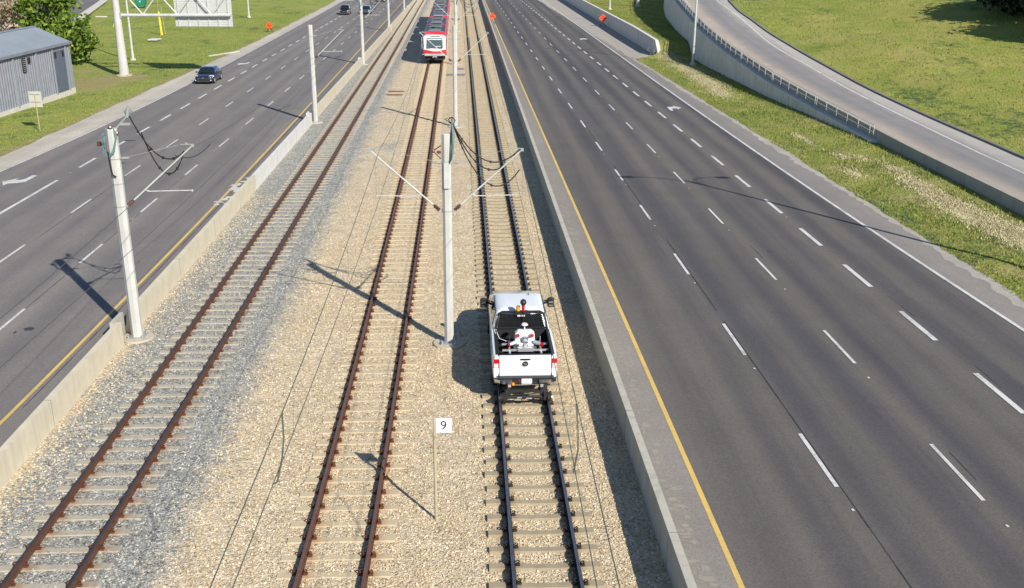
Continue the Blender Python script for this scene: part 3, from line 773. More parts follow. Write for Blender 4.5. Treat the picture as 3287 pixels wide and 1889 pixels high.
while y < 255:
    py.append(y); k += 1; y += .35 if k % 6 == 0 else 2.0
q = MB()
for hh in (1.05, .55): q.pipe([(WX(y)+.15, y, WZ(y)+hh) for y in [72.2]+ys(73, 256, 2)], .028, 6)
q.pipe([(WX(72.2)+.15, 72.2, WZ(72.2)+1.05), (WX(72.2)+.15, 72.2, WZ(72.2)+.40)], .028, 6); put(q, 'rails', M['galv_w'])
for y in py[:98]:
    q = MB(); q.pipe([(0, 0, 0), (0, 0, 1.05)], .028, 6); q.box((0, 0, .015), (.14, .14, .02))
    o = q.build('post', M['galv_w'], t); o.location = Vector((WX(y)+.15, y, WZ(y)))-O
# road surface of the ramp and the kerb; "across" runs 0..1 over its width so that wheel wear follows the bend
def mat_ramp():
    q = N('ramp_asphalt'); p = q.pos(); at_ = q.n('Attribute', attribute_name='across').outputs['Fac']
    f = q.math('MULTIPLY_ADD', q.noise(q.mapv(p, (1, .12, 1)), .6, 4, .6), .22, q.math('ADD', at_, -.11))
    col = q.ramp(f, [(0, (.36, .33, .29)), (.10, (.35, .31, .265)), (.26, (.335, .285, .24)), (.38, (.235, .215, .205)), (.50, (.185, .18, .182)), (.60, (.21, .203, .20)), (.68, (.20, .193, .192)), (.78, (.27, .255, .24)), (.86, (.34, .325, .30)), (1, (.36, .34, .31))])
    g = q.noise(p, 40, 3, .8)
    hs = q.n('HueSaturation'); q.l(col, hs.inputs['Color']); q.l(q.math('MULTIPLY', q.gray(g, .25, .75, .86, 1.14), q.gray(q.noise(p, .5, 5, .65), .3, .7, .92, 1.08)), hs.inputs['Value'])
    return q.out(hs.outputs[0], q.bump(g, .3, .008), .88, 0, .3)
M['ramp'] = mat_ramp()
q = MB()
rows = ys(20, 345, 2); NXR = 12; across = []
for y in rows:
    xl, xr = WX(y)+.55, CXF(y)
    for i in range(NXR+1): q.v.append((xl+(xr-xl)*i/NXR, y, RZ(y)+.012)); across.append(i/NXR)
for j in range(len(rows)-1):
    for i in range(NXR): q.f.append((j*(NXR+1)+i, j*(NXR+1)+i+1, (j+1)*(NXR+1)+i+1, (j+1)*(NXR+1)+i)); q.m.append(0)
rd = tag(q.build('ramp_road', M['ramp'], fix=False), kind='structure')
rd.data.attributes.new('across', 'FLOAT', 'POINT').data.foreach_set('value', across)
WLF = smooth([20]+[w[0] for w in wl if w[0] > 21]+[wl[-1][0]+60], [wl[0][1]]+[w[1] for w in wl if w[0] > 21]+[wl[-1][1]+20], 6)
LLF = lambda y: float(np.interp(y, [l_[0] for l_ in ll], [l_[1] for l_ in ll]))
def stripe3(fn, a, b, w, dz, mat, name='edge_line'):
    q = MB()
    for y0, y1 in zip(ys(a, b, 2)[:-1], ys(a, b, 2)[1:]):
        q.quad((fn(y0)-w/2, y0, RZ(y0)+dz), (fn(y0)+w/2, y0, RZ(y0)+dz), (fn(y1)+w/2, y1, RZ(y1)+dz), (fn(y1)-w/2, y1, RZ(y1)+dz))
    tag(q.build(name, mat, fix=False), kind='structure')
stripe3(WLF, 22, 230, .16, .022, M['white_line'])
stripe3(LLF, ll[0][0], ll[-1][0], .12, .020, M['white_line'])
q = MB(); rings = []
for y in ys(20, 345, 2):
    x = CXF(y); z = RZ(y); rings.append([(x, y, z-.2), (x, y, z+.14), (x+.03, y, z+.16), (x+.22, y, z+.16), (x+.22, y, z-.2)])
q.loft(rings); tag(q.build('kerb', M['lid']), kind='structure')
# hill beyond the ramp
def hump(x, y): return .35*math.sin(x*.11+y*.05)+.25*math.sin(x*.05-y*.13+1)+.12*math.sin(x*.41+y*.33)
q = MB(); ds = [.2, .8, 2, 4, 6, 8, 10, 13, 16, 20, 25, 30, 36, 44, 52, 62, 74, 90, 120, 170]
for y in rows:
    for d in ds: q.v.append((CXF(y)+d, y, RZ(y)+.16+.085*d*min(1, d/6)+hump(CXF(y)+d, y)*min(1, d/10)))
nn = len(ds)
for j in range(len(rows)-1):
    for i in range(nn-1): q.f.append((j*nn+i, j*nn+i+1, (j+1)*nn+i+1, (j+1)*nn+i)); q.m.append(0)
tag(q.build('grass_hill', M['grass_h'], fix=False, smooth=True), kind='structure')
def hillz(x, y):
    d = max(.2, x-CXF(y)); return RZ(y)+.16+.085*d*min(1, d/6)+hump(x, y)*min(1, d/10)
# short retaining wall at the pull-out beside the right roadway
SW = Line([(18.53, 126.22), (16.4, 147.3), (15.13, 173.6), (14.41, 191.4), (12.0, 250)], False)
t = thing('retaining_wall', 'low grey concrete wall with sloping end beside the roadway pull-out', 'wall', (SW(126.2), 126.2, 0))
O = Vector((SW(126.2), 126.2, 0))
sz = lambda y: TER(y)+.06
q = MB(); rings = []
SWH = lambda y: float(np.interp(y, [126.2, 128.9, 147, 345], [.12, 1.76, 2.0, 2.06]))
for y in [126.2, 128.9]+ys(131, 345, 2.5):
    x = SW(y); h = SWH(y)
    rings.append([(x, y, -.2), (x, y, h), (x+.35, y, h), (x+.35, y, -.2)])
q.loft(rings); put(q, 'wall_face', M['conc_wall'])
q = MB(); rings = []
for y in [126.18, 128.88]+ys(131, 345, 2.5):
    x = SW(y); h = SWH(y)+.004
    rings.append([(x-.03, y, h), (x-.03, y, h+.09), (x+.38, y, h+.09), (x+.38, y, h)])
q.loft(rings); put(q, 'coping', M['conc_new'])
q = MB(); y = 128.3; ring = [(SW(y+a)-.012, y+a, b) for a, b in ((-.45, .0), (.45, 0), (.45, .45), (.2, .72), (-.1, .72), (-.45, .35))]
q.add(ring+[(p[0]+.2, p[1], p[2]) for p in ring], [tuple(range(6))]+[(i, (i+1) % 6, 6+(i+1) % 6, 6+i) for i in range(6)]); put(q, 'drain_opening', M['black_p'])
ribbon('pullout_pavement', lambda y: RP(y)-.4, off(SW, .05), 123.5, 330, .008, M['pullout'], 1, 3)
# verge between the right roadway and the ramp
FC = [(2150, 190, 1.2, 2.2), (2210, 222, 1.3, 5), (2270, 265, 1.0, 5), (2310, 300, .8, 3), (2700, 505, .35, 1.0), (2760, 510, .35, 1.0), (2740, 560, .5, 1.3), (2880, 550, .5, 2.2), (2950, 600, .8, 2.4), (3030, 645, .95, 2.6), (3110, 690, 1.05, 2.4), (3190, 725, 1.1, 2.4), (3260, 755, 1.1, 2.2), (3330, 790, 1.2, 2.4), (2580, 450, .3, 2)]
FG = [(G(c[0], c[1]), c[2], c[3]) for c in FC]
def dryness(x, y): return min(1., sum(math.exp(-(((x-p_.x+TK*(y-p_.y))/(a_*.9))**2+((y-p_.y)/(b_*.9))**2)) for p_, a_, b_ in FG))
q = MB(); rows2 = ys(8, 345, .75); nx = 26; dry = []
for y in rows2:
    xl = RP(y)-.05 if y < 124 else (SW(y)+.3 if y > 126.5 else RP(124)-.05+(SW(126.5)+.3-RP(124)+.05)*(y-124)/2.5); xr = WX(y)+(.02 if y > 72.5 else .45)
    rr = random.Random(int(y*10))
    for i in range(nx+1):
        u = i/nx; x = xl+(xr-xl)*u
        z = TER(y) + (.05*math.sin(x*1.3+y*.4)+.04*math.sin(y*1.1-x))*math.sin(math.pi*u) + .012
        q.v.append((x+(rr.uniform(-.16, .16) if i == 0 and y < 124 else 0), y, z)); dry.append(dryness(x, y))
w = nx+1
for j in range(len(rows2)-1):
    for i in range(nx): q.f.append((j*w+i, j*w+i+1, (j+1)*w+i+1, (j+1)*w+i)); q.m.append(0)
gv = tag(q.build('grass_verge', M['grass_r'], fix=False, smooth=True), kind='structure')
gv.data.attributes.new('dry', 'FLOAT', 'POINT').data.foreach_set('value', dry)
# left verge and the side road behind it
def lz(x, y):
    d = max(0, LPV(y)-x); k = min(1, max(0, d-2)/8)
    return .012+k*(.10*math.sin(x*.35+y*.2)+.08*math.sin(y*.31-x*.2))
LD = [(G(260, 262), 2.2, 4), (G(330, 262), 3, 3.5), (G(420, 250), 2.5, 3.5), (G(300, 285), 2.0, 3), (G(290, 225), 2.5, 4)]
def ldry(x, y):
    d = LPV(y)-x
    v = sum(math.exp(-((x-p_.x)/a_)**2-((y-p_.y)/b_)**2) for p_, a_, b_ in LD)
    return min(1., .85*v+.8*math.exp(-(max(0, d)/1.1)**2))
ldr = []
q = MB(); ds = [0, .6, 1.2, 2, 3, 4, 5, 6, 7, 9, 12, 15, 18, 22, 27, 33, 40, 50, 65, 90, 140]
rows3 = ys(10, 345, 2.5); rr = random.Random(4)
for y in rows3:
    for i, d in enumerate(ds):
        x = LPV(y)-d; q.v.append((x+(rr.uniform(-.15, .15) if i == 0 else 0), y, lz(x, y))); ldr.append(ldry(x, y))
nn = len(ds)
for j in range(len(rows3)-1):
    for i in range(nn-1): q.f.append((j*nn+i, j*nn+i+1, (j+1)*nn+i+1, (j+1)*nn+i)); q.m.append(0)
gv = tag(q.build('grass_verge', M['grass_l'], smooth=True), kind='structure')
gv.data.attributes.new('dry', 'FLOAT', 'POINT').data.foreach_set('value', ldr)
sr = lambda d: (lambda y: -79.5-(y-190)*.30+d)
ribbon('side_road', sr(-9.5), sr(0), 60, 345, .22, M['side_road'], 1, 6)
ribbon('pavement', sr(.2), sr(2.0), 60, 345, .26, M['walk'], 1, 6)
ribbon('pavement', sr(-12.5), sr(-9.7), 60, 345, .26, M['walk'], 1, 6)
# ---------------------------------------------------------------- pickup truck on the right track
RT = .08+.18                        # top of rail
TY = 28.52
TPOS = (TC(TY)+.04, TY, RT)
trk = thing('pickup_truck', 'white crew cab pickup truck riding the right track on rail guide wheels', 'truck', TPOS, HD)
def tmap(p):
    x, y, z = p
    y = y if y < 0 else (y*1.2 if y < 1.96 else 2.352+(y-1.96)*1.20)
    z = z if z < .3 else (z+.08*(z-.3)/.06 if z < .36 else (.44+(z-.36)*.89 if z < 1.4 else z-.034))
    return (x, y, z)
TM = True
def P(q, name, mt, par, **k):
    if TM: q.v = [tmap(p) for p in q.v]
    return q.build(name, mt, par, **k)
def ringy(y, w, z0, z1, r=.12, top=None):
    """rounded cross-section across the car at station y"""
    t_ = top if top is not None else w-.06
    return [(-w+.04, y, z0), (-w, y, z0+.12), (-w, y, z1-r*1.6), (-w+.03, y, z1-r*.5), (-t_, y, z1), (t_, y, z1), (w-.03, y, z1-r*.5), (w, y, z1-r*1.6), (w, y, z0+.12), (w-.04, y, z0)]
q = MB(); q.loft([ringy(1.98, .985, .42, 1.36), ringy(2.1, 1.0, .42, 1.36), ringy(4.2, 1.0, .42, 1.34), ringy(4.35, .99, .45, 1.33), ringy(5.2, .97, .5, 1.25, .2, .75), ringy(5.7, .93, .5, 1.12, .25, .6), ringy(5.86, .82, .55, .98, .2, .55)])
P(q, 'cab_body', M['white'], trk, smooth=True)
def gring(y0, y1, w, z, n=3):
    r = .12; out = []
    for cx, cy, a0 in ((w-r, y1-r, 0), (-w+r, y1-r, 90), (-w+r, y0+r, 180), (w-r, y0+r, 270)):
        for k in range(n+1): a = R(a0+90*k/n); out.append((cx+r*math.cos(a), cy+r*math.sin(a), z))
    return out
q = MB(); q.loft([gring(2.02, 4.45, .955, 1.335), gring(2.10, 4.18, .905, 1.55), gring(2.22, 3.82, .81, 1.84), gring(2.26, 3.72, .77, 1.905), gring(2.33, 3.58, .70, 1.94), gring(2.55, 3.3, .5, 1.958)]); P(q, 'cab_roof', M['white'], trk, smooth=True)
q = MB()
for sx in (-1, 1): q.box((sx*.69, 2.95, 1.925), (.02, 1.15, .025))
P(q, 'roof_groove', M['black_p'], trk)
for sx in (-1, 1):
    for a, b, a2, b2 in ((2.28, 3.10, 2.38, 3.10), (3.18, 4.12, 3.18, 3.74)):
        q = MB(); x0, x1 = sx*.948, sx*.83
        v = [(x0+sx*.012, a, 1.40), (x0+sx*.012, b, 1.40), (x1+sx*.012, b2, 1.83), (x1+sx*.012, a2, 1.83)]
        q.add(v+[(p[0]-sx*.05, p[1], p[2]) for p in v], [(0, 1, 2, 3), (4, 5, 6, 7), (0, 1, 5, 4), (1, 2, 6, 5), (2, 3, 7, 6), (3, 0, 4, 7)]); P(q, 'side_window', M['glass'], trk)
    for yy in (2.5, 3.4):
        q = MB(); q.box((sx*1.005, yy, 1.12), (.03, .16, .035)); P(q, 'door_handle', M['chrome'], trk)
    q = MB(); q.bbox((sx*1.19, 4.0, 1.27), (.24, .16, .34), .04); q.pipe([(sx*.95, 4.02, 1.40), (sx*1.1, 4.02, 1.42)], .045, 6); q.pipe([(sx*.95, 4.0, 1.50), (sx*1.1, 4.0, 1.50)], .03, 6)
    mr = P(q, 'wing_mirror', M['black_p'], trk); q = MB(); q.box((sx*1.19, 3.915, 1.47), (.15, .012, .05)); q.box((sx*1.19, 3.915, 1.345), (.14, .012, .05)); P(q, 'mirror_glass', M['chrome'], mr)
q = MB(); v = [(-.78, 2.015, 1.38), (.78, 2.015, 1.38), (.68, 2.175, 1.84), (-.68, 2.175, 1.84)]; q.add(v+[(p[0], p[1]+.06, p[2]) for p in v], [(0, 1, 2, 3), (4, 5, 6, 7), (0, 1, 5, 4), (1, 2, 6, 5), (2, 3, 7, 6), (3, 0, 4, 7)]); P(q, 'rear_window', M['glass_r'], trk)
q = MB(); v = [(-.82, 4.43, 1.36), (.82, 4.43, 1.36), (.69, 3.79, 1.84), (-.69, 3.79, 1.84)]; q.add([(p[0], p[1]+.02, p[2]) for p in v]+[(p[0], p[1]-.1, p[2]-.05) for p in v], [(0, 1, 2, 3), (4, 5, 6, 7), (0, 1, 5, 4), (1, 2, 6, 5), (2, 3, 7, 6), (3, 0, 4, 7)]); P(q, 'windshield', M['glass'], trk)
# bed
for sx in (-1, 1):
    q = MB(); pf = [(.985, .50), (1.02, .62), (1.035, 1.0), (1.01, 1.30), (.985, 1.385), (.95, 1.40), (.86, 1.40), (.86, .80), (.92, .50)]
    q.loft([[(sx*x*k, y, z) for x, z in pf] for y, k in ((.03, .955), (.12, .985), (.4, 1), (1.75, 1), (1.96, .985))]); P(q, 'bed_side', M['white'], trk, smooth=True)
    q = MB(); q.box((sx*.865, 1.02, 1.404), (.10, 1.72, .02)); q.box((sx*.845, 1.02, 1.15), (.025, 1.75, .5)); q.bbox((sx*.70, 1.35, .82), (.28, .85, .22), .05); P(q, 'bed_rail_cap', M['liner'], trk)
q = MB(); q.box((0, 1.03, .80), (1.70, 1.80, .06)); q.box((0, 1.93, 1.1), (1.7, .05, .6)); q.box((0, .155, 1.1), (1.66, .03, .56))
for k in range(9): q.box((-.64+.16*k, 1.03, .835), (.07, 1.75, .02))
P(q, 'bed_liner', M['liner'], trk)
q = MB(); q.loft([[(-.80, .03+a, z), (.80, .03+a, z), (.80, .14, z), (-.80, .14, z)] for a, z in ((.0, .66), (-.02, .72), (-.015, .86), (.01, .90), (.0, 1.02), (-.005, 1.25), (.0, 1.34), (.03, 1.385), (.05, 1.395))]); tg = P(q, 'tailgate', M['white'], trk, smooth=True)
q = MB(); q.box((0, .16, 1.40), (1.62, .07, .016)); P(q, 'tailgate_cap', M['black_p'], tg)
q = MB(); q.prism([(-.16, .012), (.16, .012), (.12, -.0), (-.12, -.0)], 1.27, 1.325); o = P(q, 'tailgate_handle', M['black_p'], tg)
q = MB(); q.tube((0, .03, 1.13), (0, -.004, 1.13), .09, .09, 20); em = P(q, 'emblem', M['black_p'], tg)
q = MB(); A = [(-.062, .035), (-.045, .055), (-.02, .035), (0, .02), (.02, .035), (.045, .055), (.062, .035), (.04, .0), (.03, -.035), (0, -.06), (-.03, -.035), (-.04, .0)]
q.add([(x, -.012, 1.13+z) for x, z in A]+[(x, -.002, 1.13+z) for x, z in A], [tuple(range(12))]+[(i, (i+1) % 12, 12+(i+1) % 12, 12+i) for i in range(12)]); P(q, 'emblem_figure', M['chrome'], em)
for sx in (-1, 1):
    q = MB(); q.box((sx*.90, .035, 1.23), (.17, .06, .16)); tl = P(q, 'tail_light', M['red_l'], trk, bevel=.012)
    q = MB(); q.box((sx*.905, .036, 1.07), (.13, .055, .15)); P(q, 'reversing_lens', M['clear_l'], tl)
    q = MB(); q.box((sx*.90, .042, 1.07), (.175, .045, .19)); P(q, 'lamp_surround', M['red_l'], tl)
# bumper
q = MB(); q.loft([[(x, y-.10, .64), (x, y-.16, .60), (x, y-.165, .50), (x, y-.10, .42), (x, y+.05, .42), (x, y+.05, .64)] for x, y in ((-1.0, .28), (-.96, .1), (-.80, .0), (-.42, -.02))]); q.loft([[(x, y-.10, .64), (x, y-.16, .60), (x, y-.165, .50), (x, y-.10, .42), (x, y+.05, .42), (x, y+.05, .64)] for x, y in ((.42, -.02), (.80, .0), (.96, .1), (1.0, .28))])
q.loft([[(x, -.11, .47), (x, -.16, .44), (x, -.15, .385), (x, -.05, .36), (x, .0, .47)] for x in (-.42, .42)])
bp = P(q, 'rear_bumper', M['chrome'], trk)
q = MB(); q.box((0, -.04, .655), (1.78, .2, .03)); q.box((0, -.06, .55), (.83, .1, .17)); P(q, 'bumper_step', M['black_p'], bp)
q = MB(); q.box((.04, -.125, .565), (.32, .012, .17)); P(q, 'licence_plate', M['sign_white'], bp)
q = MB(); q.box((-.70, -.145, .515), (.16, .03, .055)); q.box((-.47, -.155, .46), (.18, .03, .05)); q.box((.62, -.15, .54), (.14, .03, .05)); q.sphere((-.2, -.14, .58), .03, 8); P(q, 'reflector', M['red_l'], bp)
q = MB(); q.box((-.38, -.17, .46), (.07, .02, .10)); P(q, 'warning_tag', M['amber'], bp)
def wheel(par, x, y, r, w, name='wheel'):
    q = MB(); q.tube((x-w/2, y, r), (x+w/2, y, r), r, r, 20); q.tube((x-w/2-.015, y, r), (x+w/2+.015, y, r), r*.9, r*.9, 20)
    o = q.build(name, M['black'], par, True)
    q = MB(); q.tube((x-w/2-.02, y, r), (x+w/2+.02, y, r), r*.62, r*.62, 14); q.build('rim', M['chrome'], o)
for sx in (-1, 1):
    wheel(trk, sx*.88, 1.2, .40, .28); wheel(trk, sx*.88, 5.4, .40, .28)
q = MB(); q.box((0, 2.9, .5), (1.5, 5.2, .2)); P(q, 'chassis', M['under'], trk)
# rail guide gear under the rear bumper
q = MB(); q.tube((-.78, -.28, .13), (.78, -.28, .13), .05, .05, 8); q.box((0, -.12, .27), (1.2, .09, .08)); q.box((0, .05, .38), (.7, .12, .08))
for sx in (-1, 1):
    q.box((sx*.52, -.14, .30), (.11, .16, .32)); q.pipe([(sx*.52, -.05, .48), (sx*.62, -.26, .16)], .05, 6); q.box((sx*.62, -.28, .16), (.12, .2, .2))
q.pipe([(-.4, -.3, .22), (.2, -.34, .26), (.5, -.25, .3)], .02, 5)
gear = P(q, 'rail_gear', M['under'], trk)
for sx in (-1, 1):
    q = MB(); q.tube((sx*.70, -.30, .125), (sx*.80, -.30, .125), .125, .125, 18); q.tube((sx*.675, -.30, .125), (sx*.70, -.30, .125), .155, .155, 18); gw = P(q, 'guide_wheel', M['under'], gear)
    q = MB(); q.tube((sx*.80, -.30, .13), (sx*.84, -.30, .13), .05, .04, 10); P(q, 'hub_cap', M['alu'], gw)
    q = MB(); q.box((sx*.5, -.235, .42), (.09, .03, .09)); P(q, 'gear_fitting', M['alu'], gear)
for a_, b_ in (((-.2, -.36, .15), (.15, .03, .03)), ((.1, -.36, .12), (.18, .03, .03)), ((-.25, -.32, .06), (.2, .03, .03))):
    q = MB(); q.box(a_, b_); P(q, 'gear_fitting', M['alu'], gear)
# headache rack with mesh, beacon, camera mast
q = MB(); q.pipe([(-.86, 1.93, 1.40), (-.80, 1.95, 1.70), (-.74, 1.98, 1.93), (-.62, 1.99, 1.99), (.62, 1.99, 1.99), (.74, 1.98, 1.93), (.80, 1.95, 1.70), (.86, 1.93, 1.40)], .042, 8)
q.pipe([(-.84, 1.94, 1.45), (.84, 1.94, 1.45)], .03, 6); q.box((0, 1.96, 1.97), (.42, .10, .14)); rk = P(q, 'headache_rack', M['black_p'], trk)
q = MB()
def clipseg(x0, z0, dx, dz):
    t0, t1 = 0., 3.
    seg = []
    for i in range(61):
        t_ = i*.05; x, z = x0+dx*t_, z0+dz*t_
        if 1.46 < z < 1.93 and abs(x) < .80-.12*(z-1.4): seg.append((x, 1.955+.06*(z-1.4), z))
    return seg
for k in range(-24, 25):
    for d in (1, -1):
        sg = clipseg(k*.085-(0 if d > 0 else 0), 1.46, d*.55, .42)
        if len(sg) > 1: q.pipe([sg[0], sg[-1]], .008, 4, 0, False)
P(q, 'mesh_screen', M['black_p'], rk)
q = MB(); q.pipe([(-.66, 1.925, 1.945), (-.22, 1.925, 1.95)], .014, 5); q.pipe([(.22, 1.925, 1.95), (.66, 1.925, 1.945)], .014, 5); q.pipe([(-.745, 1.92, 1.86), (-.80, 1.89, 1.52)], .016, 5); q.pipe([(.745, 1.92, 1.86), (.80, 1.89, 1.52)], .016, 5); P(q, 'light_strip', M['chrome'], rk)
q = MB(); q.box((-.08, 1.9, 1.89), (.1, .02, .05)); q.box((.06, 1.9, 1.89), (.1, .02, .05)); P(q, 'rear_lamp', M['clear_l'], rk)
q = MB(); q.tube((-.10, 2.0, 2.03), (-.10, 2.0, 2.17), .075, .065, 14); q.sphere((-.10, 2.0, 2.17), .066, 10, 0, .5); bc = P(q, 'beacon', M['amber'], trk, smooth=True)
q = MB(); q.tube((-.10, 2.0, 1.96), (-.10, 2.0, 2.03), .085, .085, 14); P(q, 'beacon_base', M['black_p'], bc)
q = MB(); q.tube((.06, 1.90, 1.35), (.06, 1.90, 2.10), .02, .02, 8); ms = P(q, 'camera_mast', M['black_p'], trk)
q = MB(); q.tube((.06, 1.90, 2.06), (.06, 1.90, 2.29), .045, .06, 12); P(q, 'mast_collar', M['red_l'], ms)
q = MB(); q.sphere((.06, 1.90, 2.36), .105, 14); P(q, 'mast_ball', M['black_p'], ms, smooth=True)
q = MB(); q.prism([(.35, 3.42), (.37, 3.42), (.36, 3.55)], 1.95, 2.02); P(q, 'roof_antenna', M['black_p'], trk)
q = MB(); q.pipe([(-.84, 1.9, 1.42), (-.80, 1.7, 1.36), (-.74, 1.45, 1.30), (-.55, 1.28, 1.30), (-.36, 1.25, 1.28)], .012, 5); q.pipe([(-.9, 2.0, 1.42), (-.87, 1.6, 1.43)], .012, 5); P(q, 'data_cable', M['sign_white'], trk)
# survey scanner standing in the bed
TM = False
sc_ = thing('survey_scanner', 'white mobile survey scanner with red capped cameras standing in the truck bed', 'scanner', Vector(TPOS)+Matrix.Rotation(HD, 3, 'Z') @ Vector((.05, 1.08, .80)), HD)
q = MB()
for y in (-.22, .20): q.box((0, y, .40), (1.24, .045, .045))
for x in (-.42, .42): q.box((x, 0, .36), (.045, 1.0, .045)); q.box((x, -.22, .18), (.04, .04, .36)); q.box((x, .22, .18), (.04, .04, .36)); q.tube((x+.02, .42, .38), (x+.02, .42, .55), .012)
P(q, 'frame', M['alu'], sc_)
q = MB(); q.prism([(-.24, 0), (-.27, .05), (-.27, .32), (-.20, .36), (.20, .36), (.27, .32), (.27, .05), (.24, 0)], .42, .52); q.loft([[(x, y, .52) for x, y in ((-.27, .05), (-.27, .30), (.27, .30), (.27, .05))], [(x, y, .74) for x, y in ((-.265, .12), (-.265, .34), (.265, .34), (.265, .12))], [(x, y, .82) for x, y in ((-.18, .17), (-.18, .33), (.18, .33), (.18, .17))]])
P(q, 'housing', M['scan_white'], sc_, bevel=.02)
q = MB(); q.box((0, .02, .60), (.16, .06, .16)); q.box((0, .03, .40), (.62, .34, .03)); P(q, 'sensor_plate', M['roof_m'], sc_)
for sx in (-1, 1):
    q = MB(); q.tube((sx*.17, .16, .71), (sx*.19, .02, .74), .055, .055, 12); cm = P(q, 'camera', M['scan_white'], sc_); q = MB(); q.tube((sx*.19, .02, .74), (sx*.193, -.005, .743), .05, .05, 12); P(q, 'lens_cap', M['red_l'], cm)
    q = MB(); q.tube((sx*.24, .0, .56), (sx*.42, -.10, .52), .055, .05, 12); cm = P(q, 'camera', M['alu'], sc_); q = MB(); q.tube((sx*.42, -.10, .52), (sx*.47, -.13, .51), .06, .06, 12); P(q, 'lens_cap', M['red_l'], cm)
q = MB(); q.tube((0, -.12, .40), (0, -.12, .55), .055, .06, 12); q.tube((0, -.02, .55), (0, .1, .66), .07, .07, 12); q.box((0, -.22, .43), (.42, .14, .10)); P(q, 'laser_head', M['alu'], sc_)
for x in (-.12, .12):
    q = MB(); q.box((x, -.10, .52), (.09, .03, .08)); P(q, 'side_unit', M['sign_white'], sc_)
q = MB(); q.tube((0, .26, .78), (0, .26, .95), .025, .015, 8); q.tube((0, .26, .95), (0, .26, .97), .06, .095, 16); q.tube((0, .26, .97), (0, .26, 1.01), .095, .07, 16); P(q, 'antenna', M['scan_white'], sc_)
sc_.scale = (1.18, 1.18, 1.12)
for k, (x, y) in enumerate([(-.28, .30), (.12, .30)]):
    pb = MB(); pb.bbox((0, 0, 0), (.36, .22, .16), .02)
    o = pb.build('equipment_box', M['alu'], None); o.location = Vector(TPOS)+Matrix.Rotation(HD, 3, 'Z') @ Vector((x, y, .84)); o.rotation_euler = (0, 0, HD)
    tag(o, ['low metal box in the truck bed behind the tailgate, left one', 'low metal box in the truck bed behind the tailgate, right one'][k], 'box', 'metal boxes in the truck bed')

